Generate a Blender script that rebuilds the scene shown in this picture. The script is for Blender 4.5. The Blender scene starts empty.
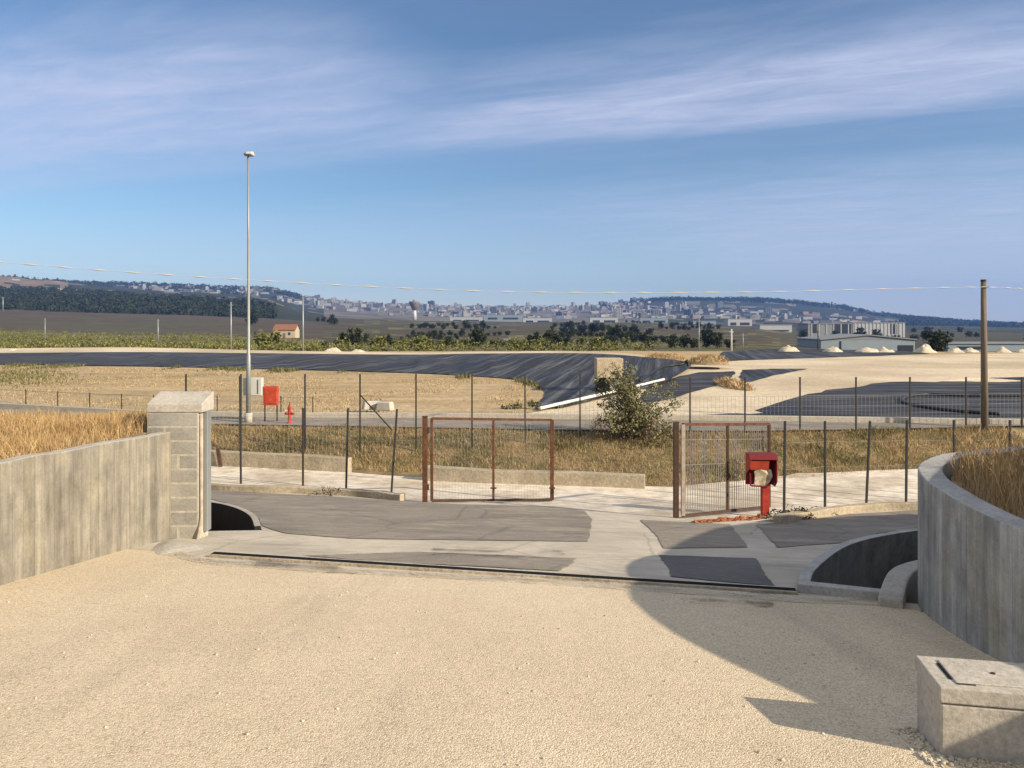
import bpy, bmesh, math, random
from mathutils import Vector, Matrix, noise
random.seed(7)
R = math.radians
scene = bpy.context.scene
C = scene.collection

# ------------------------------------------------------------------ camera, sky, sun, exposure
F = 770.0; EYE = 1.6; VH = 325.0
cam_d = bpy.data.cameras.new('camera'); cam = bpy.data.objects.new('camera', cam_d); C.objects.link(cam)
cam.location = (0, 0, EYE); cam.rotation_euler = (R(90), 0, 0)
cam_d.sensor_width = 36; cam_d.lens = 36 * F / 1024
cam_d.shift_y = -(384 - VH) / 1024
cam_d.clip_end = 30000; cam_d.clip_start = 0.05
scene.camera = cam

SUN_EL = 25.4
SUN_AZ = math.atan2(1.85, -1.0)              # towards the sun, from +Y clockwise (x = sin, y = cos)
world = bpy.data.worlds.new('World'); scene.world = world; world.use_nodes = True
SKY = 0.074; CLOUD = 1.0
def build_world():
    nt = world.node_tree; nt.nodes.clear(); N = nt.nodes.new; L = nt.links.new
    out = N('ShaderNodeOutputWorld'); bg = N('ShaderNodeBackground'); bg.inputs[1].default_value = SKY
    sky = N('ShaderNodeTexSky'); sky.sky_type = 'NISHITA'; sky.sun_disc = False
    sky.sun_elevation = R(SUN_EL); sky.sun_rotation = SUN_AZ
    sky.altitude = 300; sky.air_density = 1.0; sky.dust_density = 0.25; sky.ozone_density = 2.8
    tc = N('ShaderNodeTexCoord'); sep = N('ShaderNodeSeparateXYZ'); L(tc.outputs['Generated'], sep.inputs[0])
    def m(op, a, b=None, c=None):
        n = N('ShaderNodeMath'); n.operation = op
        for i, v in enumerate((a, b, c)):
            if v is None: continue
            if isinstance(v, (int, float)): n.inputs[i].default_value = v
            else: L(v, n.inputs[i])
        return n.outputs[0]
    z = m('MAXIMUM', sep.outputs[2], 0.03)
    px = m('DIVIDE', sep.outputs[0], z); py = m('DIVIDE', sep.outputs[1], z)
    q = m('ADD', m('MULTIPLY', px, 0.39), m('MULTIPLY', py, 0.92))      # across the streaks
    s = m('SUBTRACT', m('MULTIPLY', px, 0.92), m('MULTIPLY', py, 0.39)) # along them
    cmb = N('ShaderNodeCombineXYZ'); L(m('MULTIPLY', s, 0.55), cmb.inputs[0]); L(m('MULTIPLY', q, 1.5), cmb.inputs[1])
    n1 = N('ShaderNodeTexNoise'); n1.inputs['Scale'].default_value = 1.0; n1.inputs['Detail'].default_value = 7; n1.inputs['Roughness'].default_value = 0.62
    n1.inputs['Distortion'].default_value = 0.5
    L(cmb.outputs[0], n1.inputs['Vector'])
    cm2 = N('ShaderNodeCombineXYZ'); L(m('MULTIPLY', s, 2.0), cm2.inputs[0]); L(m('MULTIPLY', q, 5.5), cm2.inputs[1])
    n2 = N('ShaderNodeTexNoise'); n2.inputs['Scale'].default_value = 1.0; n2.inputs['Detail'].default_value = 8; n2.inputs['Roughness'].default_value = 0.66; n2.inputs['Distortion'].default_value = .6
    L(cm2.outputs[0], n2.inputs['Vector'])
    n3 = N('ShaderNodeTexNoise'); n3.inputs['Scale'].default_value = 0.55; n3.inputs['Detail'].default_value = 3
    cm3 = N('ShaderNodeCombineXYZ'); L(s, cm3.inputs[0]); L(q, cm3.inputs[1]); L(cm3.outputs[0], n3.inputs['Vector'])
    qd = m('ADD', q, m('MULTIPLY', m('SUBTRACT', n1.outputs['Fac'], 0.5), 0.85))
    qd = m('ADD', qd, m('MULTIPLY', m('SUBTRACT', n3.outputs['Fac'], 0.5), 0.4))
    ramp = N('ShaderNodeValToRGB'); L(m('DIVIDE', qd, 10.0), ramp.inputs[0])
    els = ramp.color_ramp.elements
    stops = [(0.0, 1.0), (.12, .9), (.165, .10), (.25, .06), (.30, .45), (.335, .92), (.375, .85), (.415, .17), (.48, .10), (.56, .38), (.70, .62), (1.0, .74)]  # leading stops: out-of-view cloud cover overhead, added as neutral fill
    while len(els) < len(stops): els.new(0.5)
    for e, (p, v) in zip(els, stops): e.position = p; e.color = (v, v, v, 1)
    def sstep(v, lo, hi):
        n = N('ShaderNodeMapRange'); n.interpolation_type = 'SMOOTHSTEP'; L(v, n.inputs[0]); n.inputs[1].default_value = lo; n.inputs[2].default_value = hi; return n.outputs[0]
    ramp_s = m('MULTIPLY', ramp.outputs[0], m('ADD', .42, m('MULTIPLY', sstep(m('ADD', s, m('MULTIPLY', n3.outputs['Fac'], 1.5)), -2.2, .2), .58)))
    left = m('MULTIPLY', m('MULTIPLY', sstep(qd, 1.5, 2.3), sstep(qd, 3.9, 3.0)), sstep(m('ADD', s, m('MULTIPLY', n3.outputs['Fac'], 1.2)), -.4, -1.9))
    dens = m('MAXIMUM', ramp_s, m('MULTIPLY', left, .72))
    fac = m('MULTIPLY', dens, m('ADD', 0.25, m('MULTIPLY', n2.outputs['Fac'], 1.15)))
    fac = m('MULTIPLY', fac, m('ADD', 0.45, m('MULTIPLY', n1.outputs['Fac'], 1.0)))
    fac = m('MINIMUM', m('MULTIPLY', fac, CLOUD), 0.85)
    mix = N('ShaderNodeMixRGB'); L(fac, mix.inputs[0]); hs = N('ShaderNodeHueSaturation'); hs.inputs['Saturation'].default_value = 1.1; L(sky.outputs[0], hs.inputs['Color']); L(hs.outputs[0], mix.inputs[1])
    high = N('ShaderNodeValToRGB'); L(m('DIVIDE', m('ADD', q, 2.0), 10.0), high.inputs[0])     # unseen overhead cloud, added as whiter fill light for the shade
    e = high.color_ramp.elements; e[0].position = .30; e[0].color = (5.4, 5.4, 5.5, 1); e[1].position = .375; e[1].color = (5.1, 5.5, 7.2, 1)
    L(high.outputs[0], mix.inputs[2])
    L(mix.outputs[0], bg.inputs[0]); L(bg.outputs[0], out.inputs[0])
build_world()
sd = bpy.data.lights.new('sun', 'SUN'); sd.energy = 4.2; sd.angle = R(0.53); sd.color = (1.0, 0.86, 0.66)
sun = bpy.data.objects.new('sun', sd); C.objects.link(sun)
sdir = Vector((math.sin(SUN_AZ) * math.cos(R(SUN_EL)), math.cos(SUN_AZ) * math.cos(R(SUN_EL)), math.sin(R(SUN_EL))))
sun.rotation_euler = sdir.to_track_quat('Z', 'Y').to_euler(); sun.location = sdir * 60
vs = scene.view_settings
vs.view_transform = 'Standard'; vs.look = 'None'; vs.gamma = 1; vs.use_curve_mapping = False; vs.exposure = 0.72
scene.cycles.max_bounces = 6; scene.cycles.diffuse_bounces = 3; scene.cycles.volume_bounces = 1
scene.cycles.transparent_max_bounces = 8

# ------------------------------------------------------------------ helpers
def tag(o, label=None, cat=None, group=None, kind=None):
    if label: o['label'] = label
    if cat: o['category'] = cat
    if group: o['group'] = group
    if kind: o['kind'] = kind
    return o
def empty(name, loc, label, cat, group=None, rz=0):
    o = bpy.data.objects.new(name, None); C.objects.link(o); o.location = loc; o.rotation_euler = (0, 0, rz)
    o.empty_display_size = 0.2
    return tag(o, label, cat, group)
class MB:
    def __init__(s): s.v = []; s.f = []; s.uv = {}; s.mi = []
    def quad(s, a, b, c, d, mi=0):
        n = len(s.v); s.v += [a, b, c, d]; s.f.append((n, n+1, n+2, n+3)); s.mi.append(mi)
    def tri(s, a, b, c, mi=0):
        n = len(s.v); s.v += [a, b, c]; s.f.append((n, n+1, n+2)); s.mi.append(mi)
    def poly(s, pts, mi=0):
        n = len(s.v); s.v += list(pts); s.f.append(tuple(range(n, n+len(pts)))); s.mi.append(mi)
    def box(s, c, d, rz=0, mi=0, taper=1.0):
        n = len(s.v); cx, cy, cz = c; hx, hy, hz = d[0]/2, d[1]/2, d[2]/2
        ca, sa = math.cos(rz), math.sin(rz)
        for sz in (-1, 1):
            k = taper if sz > 0 else 1
            for sx, sy in ((-1,-1),(1,-1),(1,1),(-1,1)):
                x, y = sx*hx*k, sy*hy*k
                s.v.append((cx+x*ca-y*sa, cy+x*sa+y*ca, cz+sz*hz))
        for q in ((0,3,2,1),(4,5,6,7),(0,1,5,4),(1,2,6,5),(2,3,7,6),(3,0,4,7)):
            s.f.append(tuple(n+i for i in q)); s.mi.append(mi)
    def bar(s, a, b, w, h=None, mi=0):       # square bar between two points
        h = h or w; a = Vector(a); b = Vector(b); d = (b-a).normalized()
        up = Vector((0,0,1)) if abs(d.z) < .9 else Vector((0,1,0))
        x = d.cross(up).normalized(); y = x.cross(d).normalized(); n = len(s.v)
        for p in (a, b):
            for sx, sy in ((-1,-1),(1,-1),(1,1),(-1,1)): s.v.append(tuple(p + x*sx*w/2 + y*sy*h/2))
        for q in ((3,2,1,0),(4,5,6,7),(0,1,5,4),(1,2,6,5),(2,3,7,6),(3,0,4,7)):
            s.f.append(tuple(n+i for i in q)); s.mi.append(mi)
    def tube(s, pts, rad, seg=8, mi=0, cap=True):
        pts = [Vector(p) for p in pts]; rings = []
        for i, p in enumerate(pts):
            d = (pts[min(i+1, len(pts)-1)] - pts[max(i-1, 0)]).normalized()
            up = Vector((0,0,1)) if abs(d.z) < .95 else Vector((0,1,0))
            x = d.cross(up).normalized(); y = x.cross(d).normalized()
            r = rad[i] if isinstance(rad, (list, tuple)) else rad
            n = len(s.v); rings.append(n)
            for k in range(seg):
                a = 2*math.pi*k/seg; s.v.append(tuple(p + x*math.cos(a)*r + y*math.sin(a)*r))
        for a, b in zip(rings, rings[1:]):
            for k in range(seg):
                s.f.append((a+k, a+(k+1)%seg, b+(k+1)%seg, b+k)); s.mi.append(mi)
        if cap:
            s.f.append(tuple(rings[0]+k for k in range(seg))[::-1]); s.mi.append(mi)
            s.f.append(tuple(rings[-1]+k for k in range(seg))); s.mi.append(mi)
    def build(s, name, mats, parent=None, smooth=False, bevel=0, seg=1):
        me = bpy.data.meshes.new(name); off = Vector((0,0,0))
        me.from_pydata([tuple(v) for v in s.v], [], s.f)
        if not isinstance(mats, (list, tuple)): mats = [mats]
        for m_ in mats: me.materials.append(m_)
        if len(mats) > 1:
            for p, i in zip(me.polygons, s.mi): p.material_index = i
        if smooth: me.polygons.foreach_set('use_smooth', [True]*len(me.polygons))
        me.validate(); me.update()
        o = bpy.data.objects.new(name, me); C.objects.link(o)
        if parent:
            o.parent = parent
            o.matrix_parent_inverse = Matrix.LocRotScale(parent.location, parent.rotation_euler, None).inverted()
        if bevel:
            bm = bmesh.new(); bm.from_mesh(me); bmesh.ops.remove_doubles(bm, verts=bm.verts, dist=1e-4)
            bmesh.ops.recalc_face_normals(bm, faces=bm.faces); bm.to_mesh(me); bm.free()
            b = o.modifiers.new('bevel', 'BEVEL'); b.width = bevel; b.segments = seg; b.limit_method = 'ANGLE'
        return o
def prism(mb, prof, xa, xb):
    n = len(prof); A = [(xa, py, pz_) for py, pz_ in prof]; B_ = [(xb, py, pz_) for py, pz_ in prof]
    mb.poly(A); mb.poly(B_[::-1])
    for i in range(n): mb.quad(A[i], A[(i+1)%n], B_[(i+1)%n], B_[i])
def at(u, v, d): return Vector(((u-512)/F*d, d, EYE-(v-VH)/F*d))
def pl(u, v, z=-1.9):
    d = (EYE-z)*F/(v-VH); return Vector(((u-512)/F*d, d, z))
def smooth01(t): t = max(0, min(1, t)); return t*t*(3-2*t)
def pw(tab, x):
    if x <= tab[0][0]: return tab[0][1]
    for (a, b), (c, d) in zip(tab, tab[1:]):
        if x <= c: return b + (d-b)*(x-a)/(c-a)
    return tab[-1][1]
YB = [(-40,33),(-12,24.6),(-9.4,24),(-4,22.6),(4.2,20.6),(7,21),(11,22.4),(16,24),(40,32)]
YT = [(-40,35),(-12,27.2),(-10.6,27),(2.9,25.4),(8,25.2),(13,25.8),(20,27),(40,34)]
def zn(x, y):                                # the near ground: ramp, gate yard, white road, bank
    p = -.14*y - .03*max(-8, min(8, x)); lo = -2.62; k = .12
    b = lo + k*math.log(1+math.exp(min(40, (p-lo)/k))) if (p-lo)/k < 40 else p
    yb, yt = pw(YB, x), pw(YT, x)
    s = smooth01((y-yb)/(yt-yb))
    return b*(1-s) + -1.9*s
def hit(u, v, dz=0):
    a = (v-VH)/F; c = (u-512)/F; lo = .5; f = lambda d: EYE-a*d-zn(c*d, d)
    d = .5
    while d < 60 and f(d) > 0: d += .05
    l, h = d-.05, d
    for _ in range(30):
        m_ = (l+h)/2
        if f(m_) > 0: l = m_
        else: h = m_
    return Vector((c*h, h, zn(c*h, h)+dz))
def in_poly(x, y, P):
    r = False; n = len(P)
    for i in range(n):
        x1, y1 = P[i][0], P[i][1]; x2, y2 = P[(i+1)%n][0], P[(i+1)%n][1]
        if (y1 > y) != (y2 > y) and x < (x2-x1)*(y-y1)/(y2-y1)+x1: r = not r
    return r
def catmull(P, n=6, closed=False):
    P = [Vector(p) for p in P]; out = []; N_ = len(P)
    rng = range(N_ if closed else N_-1)
    for i in rng:
        if closed: p0, p1, p2, p3 = P[i-1], P[i], P[(i+1)%N_], P[(i+2)%N_]
        else: p0, p1, p2, p3 = P[max(i-1,0)], P[i], P[i+1], P[min(i+2,N_-1)]
        for k in range(n):
            t = k/n; out.append(.5*((2*p1)+(p2-p0)*t+(2*p0-5*p1+4*p2-p3)*t*t+(3*p1-p0-3*p2+p3)*t**3))
    if not closed: out.append(P[-1])
    return out
def wobble(P, amp, step=.25, seed=0):        # an uneven edge
    P = [Vector((p[0], p[1], 0)) for p in P]; out = []
    for i in range(len(P)):
        a, b = P[i], P[(i+1)%len(P)]; n = max(1, int((b-a).length/step))
        if n > 110: n = 110
        for k in range(n):
            q = a.lerp(b, k/n); w = noise.noise_vector(q*1.7 + Vector((seed,0,0)))*amp + noise.noise_vector(q*6+Vector((0,seed,0)))*amp*.5 + noise.noise_vector(q*19+Vector((seed,seed,0)))*amp*.5
            out.append(Vector((q.x+w.x, q.y+w.y, 0)))
    return out
def sheet(name, P, mat, layer, grid=.3, zf=zn, kind='structure', hole=None):
    bm = bmesh.new()
    bm.faces.new([bm.verts.new((p[0], p[1], 0)) for p in P])
    bmesh.ops.triangulate(bm, faces=bm.faces[:])
    xs = [p[0] for p in P]; ys = [p[1] for p in P]
    for ax, lo, hi in ((0, min(xs), max(xs)), (1, min(ys), max(ys))):
        k = math.ceil(lo/grid)
        while k*grid < hi:
            co = [0,0,0]; no = [0,0,0]; co[ax] = k*grid; no[ax] = 1
            bmesh.ops.bisect_plane(bm, geom=bm.verts[:]+bm.edges[:]+bm.faces[:], plane_co=co, plane_no=no); k += 1
    for v in bm.verts: v.co.z = zf(v.co.x, v.co.y) + layer
    bmesh.ops.recalc_face_normals(bm, faces=bm.faces)
    for f in bm.faces:
        f.smooth = True
        if f.normal.z < 0: f.normal_flip()
    me = bpy.data.meshes.new(name); bm.to_mesh(me); bm.free(); me.materials.append(mat)
    o = bpy.data.objects.new(name, me); C.objects.link(o)
    if kind: o['kind'] = kind
    return o

# ------------------------------------------------------------------ materials
def material(name, build, rough=.9, spec=.3, bump=None):
    m_ = bpy.data.materials.new(name); m_.use_nodes = True; nt = m_.node_tree
    b = nt.nodes['Principled BSDF']; b.inputs['Roughness'].default_value = rough
    b.inputs['Specular IOR Level'].default_value = spec
    build(G(nt, b)); return m_
class G:
    def __init__(s, nt, b): s.nt = nt; s.b = b
    def n(s, t, **kw):
        x = s.nt.nodes.new(t)
        for k, v in kw.items(): setattr(x, k, v)
        return x
    def l(s, a, b): s.nt.links.new(a, b)
    def coord(s, scale=(1,1,1), kind='Object', rot=(0,0,0)):
        t = s.n('ShaderNodeTexCoord'); mp = s.n('ShaderNodeMapping'); mp.inputs['Scale'].default_value = scale; mp.inputs['Rotation'].default_value = rot
        s.l(t.outputs[kind], mp.inputs[0]); return mp.outputs[0]
    def noise(s, scale, detail=4, rough=.55, vec=None, dist=0):
        x = s.n('ShaderNodeTexNoise'); x.inputs['Scale'].default_value = scale; x.inputs['Detail'].default_value = detail
        x.inputs['Roughness'].default_value = rough; x.inputs['Distortion'].default_value = dist
        s.l(vec if vec else s.coord(), x.inputs['Vector']); return x.outputs['Fac']
    def voro(s, scale, vec=None, out='Color', feature='F1'):
        x = s.n('ShaderNodeTexVoronoi', feature=feature); x.inputs['Scale'].default_value = scale
        s.l(vec if vec else s.coord(), x.inputs['Vector']); return x.outputs[out]
    def ramp(s, fac, stops, interp='LINEAR'):
        r = s.n('ShaderNodeValToRGB'); r.color_ramp.interpolation = interp; e = r.color_ramp.elements
        while len(e) < len(stops): e.new(.5)
        for x, (p, c) in zip(e, stops):
            x.position = p; x.color = (*c, 1) if isinstance(c, (tuple, list)) else (c, c, c, 1)
        s.l(fac, r.inputs[0]); return r.outputs[0]
    def mix(s, fac, a, b, mode='MIX'):
        x = s.n('ShaderNodeMixRGB', blend_type=mode)
        for i, v in enumerate((fac, a, b)):
            if isinstance(v, (int, float)): x.inputs[i].default_value = v if i == 0 else (v, v, v, 1)
            elif isinstance(v, (tuple, list)): x.inputs[i].default_value = (*v, 1)
            else: s.l(v, x.inputs[i])
        return x.outputs[0]
    def math(s, op, a, b=0):
        x = s.n('ShaderNodeMath', operation=op)
        for i, v in enumerate((a, b)):
            if isinstance(v, (int, float)): x.inputs[i].default_value = v
            else: s.l(v, x.inputs[i])
        return x.outputs[0]
    def col(s, c): s.l(c, s.b.inputs['Base Color'])
    def bump(s, h, dist=.02, strength=1.0):
        x = s.n('ShaderNodeBump'); x.inputs['Distance'].default_value = dist; x.inputs['Strength'].default_value = strength
        s.l(h, x.inputs['Height']); s.l(x.outputs[0], s.b.inputs['Normal'])
def plain(name, c, rough=.7, spec=.3, var=.15, scale=6, metal=0, bump=0):
    def f(g):
        n = g.noise(scale, 5, .6)
        g.col(g.ramp(n, [(.25, tuple(x*(1-var) for x in c)), (.75, tuple(min(1, x*(1+var)) for x in c))]))
        g.b.inputs['Metallic'].default_value = metal
        if bump: g.bump(n, bump)
    return material(name, f, rough, spec)
def two(name, c1, c2, scale, lo=.4, hi=.6, rough=.95, fine=None, bumpd=.02, c3=None, s3=.6):
    def f(g):
        c = g.ramp(g.noise(scale, 6, .6), [(lo, c1), (hi, c2)])
        if c3: c = g.mix(g.ramp(g.noise(s3, 5, .6), [(.45, 0.), (.62, 1.)]), c, c3)
        if fine:
            n = g.noise(fine, 4, .7); c = g.mix(1, c, g.ramp(n, [(.25, .68), (.75, 1.28)]), 'MULTIPLY'); g.bump(n, bumpd)
        g.col(c)
    return material(name, f, rough, .2)
M = {}
def gravel(g):
    v = g.voro(105); n1 = g.noise(.5, 5, .6); n2 = g.noise(5, 5, .6)
    base = g.ramp(n1, [(.3, (.64,.535,.385)), (.7, (.72,.61,.45))])
    base = g.mix(g.ramp(n2, [(.5, 0.), (.75, .35)]), base, (.56,.47,.345))
    bw = g.n('ShaderNodeRGBToBW'); g.l(v, bw.inputs[0])
    tr = g.noise(1.0, 5, .6, g.coord((1.5, .16, 1), rot=(0, 0, .22)))
    base = g.mix(g.ramp(tr, [(.5, 0.), (.68, .45)]), base, (.50,.42,.315)); base = g.mix(g.ramp(g.noise(.22, 4, .6), [(.5, 0.), (.65, .5)]), base, (.76,.655,.495))
    sp = g.ramp(bw.outputs[0], [(.1, (.62,.60,.58)), (.35, (.90,.89,.87)), (.6, (1.03,1.01,.98)), (.9, (1.2,1.19,1.17))])
    c = g.mix(1, base, sp, 'MULTIPLY')
    d = g.voro(105, out='Distance'); g.col(c)
    h = g.math('ADD', g.math('MULTIPLY', d, -1.0), g.math('MULTIPLY', bw.outputs[0], .7))
    g.bump(h, .006, .7)
M['gravel'] = material('gravel', gravel, .95, .15)
def asphalt(g):
    n1 = g.noise(.7, 5, .6); n2 = g.noise(6, 5, .7); v = g.voro(90)
    c = g.ramp(n1, [(.3, (.205,.18,.15)), (.7, (.29,.255,.212))])
    c = g.mix(g.ramp(n2, [(.5, 0.), (.8, .6)]), c, (.34,.30,.25))
    ve = g.coord((.35, 3.0, 1), rot=(0,0,.3)); c = g.mix(g.ramp(g.noise(1.2, 5, .65, ve), [(.52, 0.), (.7, .5)]), c, (.11,.10,.09))
    c = g.mix(.35, c, v, 'SOFT_LIGHT')
    c = g.mix(g.ramp(g.noise(1.3, 7, .72, g.coord((.6, 1.7, 1), rot=(0,0,.25))), [(.52, 0.), (.70, .75)]), c, (.44,.38,.30))
    ck = g.n('ShaderNodeTexVoronoi', feature='DISTANCE_TO_EDGE'); ck.inputs['Scale'].default_value = .55
    wv = g.n('ShaderNodeMixRGB'); wv.inputs[0].default_value = .12; t = g.n('ShaderNodeTexCoord'); nz = g.n('ShaderNodeTexNoise'); nz.inputs['Scale'].default_value = 2.2; nz.inputs['Detail'].default_value = 5
    g.l(t.outputs['Object'], nz.inputs[0]); g.l(t.outputs['Object'], wv.inputs[1]); g.l(nz.outputs['Color'], wv.inputs[2]); g.l(wv.outputs[0], ck.inputs['Vector'])
    c = g.mix(g.ramp(ck.outputs['Distance'], [(.0, .35), (.018, 0.)]), c, (.07,.065,.06))
    g.col(c); g.bump(n2, .006)
M['asphalt'] = material('old_asphalt', asphalt, .9, .25)
def asphalt2(g):
    n1 = g.noise(.9, 5, .6); n2 = g.noise(9, 5, .7)
    c = g.ramp(n1, [(.3, (.095,.09,.085)), (.7, (.15,.142,.132))])
    c = g.mix(g.ramp(n2, [(.5, 0.), (.85, .5)]), c, (.26,.24,.21)); g.col(c); g.bump(n2, .006)
M['asphalt_dark'] = material('patched_asphalt', asphalt2, .85, .3)
def apron(g):
    n1 = g.noise(.8, 5, .6); n2 = g.noise(7, 6, .7)
    c = g.ramp(n1, [(.32, (.42,.378,.31)), (.55, (.53,.475,.39)), (.7, (.61,.545,.445))])
    c = g.mix(g.ramp(n2, [(.50, 0.), (.78, .5)]), c, (.31,.28,.235))
    ve = g.coord((.4, 2.4, 1), rot=(0,0,.25)); c = g.mix(g.ramp(g.noise(1.0, 7, .7, ve), [(.52, 0.), (.68, .45)]), c, (.22,.20,.17))
    ve2 = g.coord((.35, 1.6, 1), rot=(0,0,.25)); c = g.mix(g.ramp(g.noise(1.7, 7, .7, ve2), [(.56, 0.), (.68, .75)]), c, (.62,.53,.40))
    ck = g.n('ShaderNodeTexVoronoi', feature='DISTANCE_TO_EDGE'); ck.inputs['Scale'].default_value = .42
    wv = g.n('ShaderNodeMixRGB'); wv.inputs[0].default_value = .14; t = g.n('ShaderNodeTexCoord'); nz = g.n('ShaderNodeTexNoise'); nz.inputs['Scale'].default_value = 1.8; nz.inputs['Detail'].default_value = 6
    g.l(t.outputs['Object'], nz.inputs[0]); g.l(t.outputs['Object'], wv.inputs[1]); g.l(nz.outputs['Color'], wv.inputs[2]); g.l(wv.outputs[0], ck.inputs['Vector'])
    c = g.mix(g.ramp(ck.outputs['Distance'], [(.0, .3), (.012, 0.)]), c, (.12,.11,.10))
    g.col(c); g.bump(n2, .010)
M['apron'] = material('worn_concrete', apron, .9, .2)
def boards(g, base=(.33,.30,.245), dark=(.20,.182,.148)):
    uv = g.n('ShaderNodeUVMap'); sp = g.n('ShaderNodeSeparateXYZ'); g.l(uv.outputs[0], sp.inputs[0])
    U, V = sp.outputs[0], sp.outputs[1]
    def plank(w, off):
        k = g.math('FLOOR', g.math('DIVIDE', g.math('ADD', U, off), w))
        wn = g.n('ShaderNodeTexWhiteNoise', noise_dimensions='1D'); g.l(k, wn.inputs['W']); return wn.outputs['Value']
    p1, p2 = plank(.165, .03), plank(.55, .21)
    t = g.math('ADD', g.math('MULTIPLY', p1, .55), g.math('MULTIPLY', p2, .45))
    c = g.mix(.55, tuple(a*.62+b*.38 for a, b in zip(base, dark)), g.ramp(t, [(.15, dark), (.5, tuple((a+b)/2*1.05 for a, b in zip(base, dark))), (.8, base)]))
    mp0 = g.n('ShaderNodeMapping'); mp0.inputs['Scale'].default_value = (5.5, .28, 1); g.l(uv.outputs[0], mp0.inputs[0])
    c = g.mix(1, c, g.ramp(g.noise(1.0, 5, .6, mp0.outputs[0]), [(.35, .78), (.5, 1.0), (.65, 1.16)]), 'MULTIPLY')
    mp = g.n('ShaderNodeMapping'); mp.inputs['Scale'].default_value = (14, .9, 1); g.l(uv.outputs[0], mp.inputs[0])
    st = g.noise(1.0, 6, .65, mp.outputs[0])
    c = g.mix(1, c, g.ramp(st, [(.3, .72), (.7, 1.2)]), 'MULTIPLY')
    mp2 = g.n('ShaderNodeMapping'); mp2.inputs['Scale'].default_value = (1.6, .7, 1); g.l(uv.outputs[0], mp2.inputs[0])
    bl = g.noise(1.4, 6, .6, mp2.outputs[0])
    c = g.mix(g.ramp(bl, [(.52, 0.), (.7, .5)]), c, (.40,.36,.22))       # lime and lichen stains
    c = g.mix(g.ramp(g.noise(1.9, 6, .7, mp2.outputs[0]), [(.55, 0.), (.75, .7)]), c, (.23,.22,.20))
    gr = g.math('ABSOLUTE', g.math('SUBTRACT', g.math('FRACT', g.math('DIVIDE', g.math('ADD', U, .03), .165)), .5))
    line = g.ramp(gr, [(.455, 0.), (.49, 1.)])
    c = g.mix(g.math('MULTIPLY', line, .20), c, (.16,.15,.13))
    mq = g.n('ShaderNodeMapping'); mq.inputs['Scale'].default_value = (3.2, 2.2, 1); g.l(uv.outputs[0], mq.inputs[0])
    c = g.mix(1, c, g.ramp(g.noise(1.0, 7, .72, mq.outputs[0]), [(.36, .76), (.5, 1.0), (.64, 1.2)]), 'MULTIPLY')
    pk = g.n('ShaderNodeMapping'); pk.inputs['Scale'].default_value = (11, 11, 1); g.l(uv.outputs[0], pk.inputs[0])
    c = g.mix(g.ramp(g.voro(1.0, pk.outputs[0], 'Distance'), [(.05, .55), (.10, 0.)]), c, (.13,.12,.105))     # blow holes
    mp3 = g.n('ShaderNodeMapping'); mp3.inputs['Scale'].default_value = (30, 30, 1); g.l(uv.outputs[0], mp3.inputs[0])
    fn = g.noise(1.0, 4, .7, mp3.outputs[0]); c = g.mix(1, c, g.ramp(fn, [(.3, .88), (.7, 1.1)]), 'MULTIPLY')
    g.col(c)
    h = g.math('ADD', g.math('MULTIPLY', st, .6), g.math('SUBTRACT', g.math('MULTIPLY', p1, .7), g.math('MULTIPLY', line, .5)))
    g.bump(h, .007, .8)
M['boards'] = material('board_marked_concrete', boards, .9, .2)
M['boards_grey'] = material('grey_board_marked_concrete', lambda g: boards(g, (.44,.43,.40), (.24,.235,.22)), .9, .2)
M['concrete'] = two('cast_concrete', (.40,.37,.32), (.52,.48,.41), 2.2, .35, .65, .9, 30, .004)
M['concrete_grey'] = two('grey_cast_concrete', (.34,.335,.32), (.45,.44,.42), 2.5, .35, .65, .9, 25, .004)
M['concrete_dark'] = two('dark_cast_concrete', (.10,.10,.095), (.19,.185,.175), 2.2, .35, .65, .8, 20, .006)  # darker concrete tone for the right pit's curved kerb faces
M['concrete_dirty'] = two('dirty_concrete', (.33,.28,.20), (.47,.40,.30), 1.6, .35, .65, .95, 14, .02)
def blocks(g):
    n1 = g.noise(3, 5, .6); n2 = g.noise(28, 4, .7)
    gm = g.n('ShaderNodeNewGeometry')
    c = g.ramp(gm.outputs['Random Per Island'], [(0., (.27,.262,.235)), (.5, (.33,.315,.28)), (1., (.39,.37,.32))])
    c = g.mix(1, c, g.ramp(n1, [(.3, .82), (.7, 1.12)]), 'MULTIPLY'); c = g.mix(1, c, g.ramp(n2, [(.3, .85), (.7, 1.12)]), 'MULTIPLY')
    g.col(c); g.bump(n2, .006)
M['block'] = material('grey_block', blocks, .95, .15)
M['mortar'] = two('mortar', (.42,.385,.32), (.52,.475,.39), 6, .35, .65, .95, 30, .006)
M['white_road'] = two('white_gravel_road', (.64,.565,.455), (.74,.66,.55), .8, .35, .65, .97, 3.2, .004, (.50,.42,.32), .5)
M['cream'] = two('cream_limestone_gravel', (.60,.50,.355), (.70,.595,.435), .25, .35, .65, .97, 5, .04, (.48,.39,.27), .07)
def field_f(g):
    n1 = g.noise(.22, 6, .62); n2 = g.noise(2.5, 5, .7); n3 = g.noise(.07, 4, .6)
    ve = g.coord((.25, 1.0, 1)); n4 = g.noise(.5, 6, .65, ve)
    c = g.ramp(n4, [(.3, (.36,.26,.145)), (.5, (.46,.345,.20)), (.7, (.55,.43,.275))])
    c = g.mix(g.ramp(n1, [(.55, 0.), (.7, .8)]), c, (.33,.25,.13))
    c = g.mix(g.ramp(n3, [(.56, 0.), (.66, .6)]), c, (.20,.175,.075))
    c = g.mix(1, c, g.ramp(n2, [(.3, .75), (.7, 1.2)]), 'MULTIPLY')
    g.col(c); g.bump(n2, .12)
M['field'] = material('dry_field', field_f, 1.0, .1)
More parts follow.
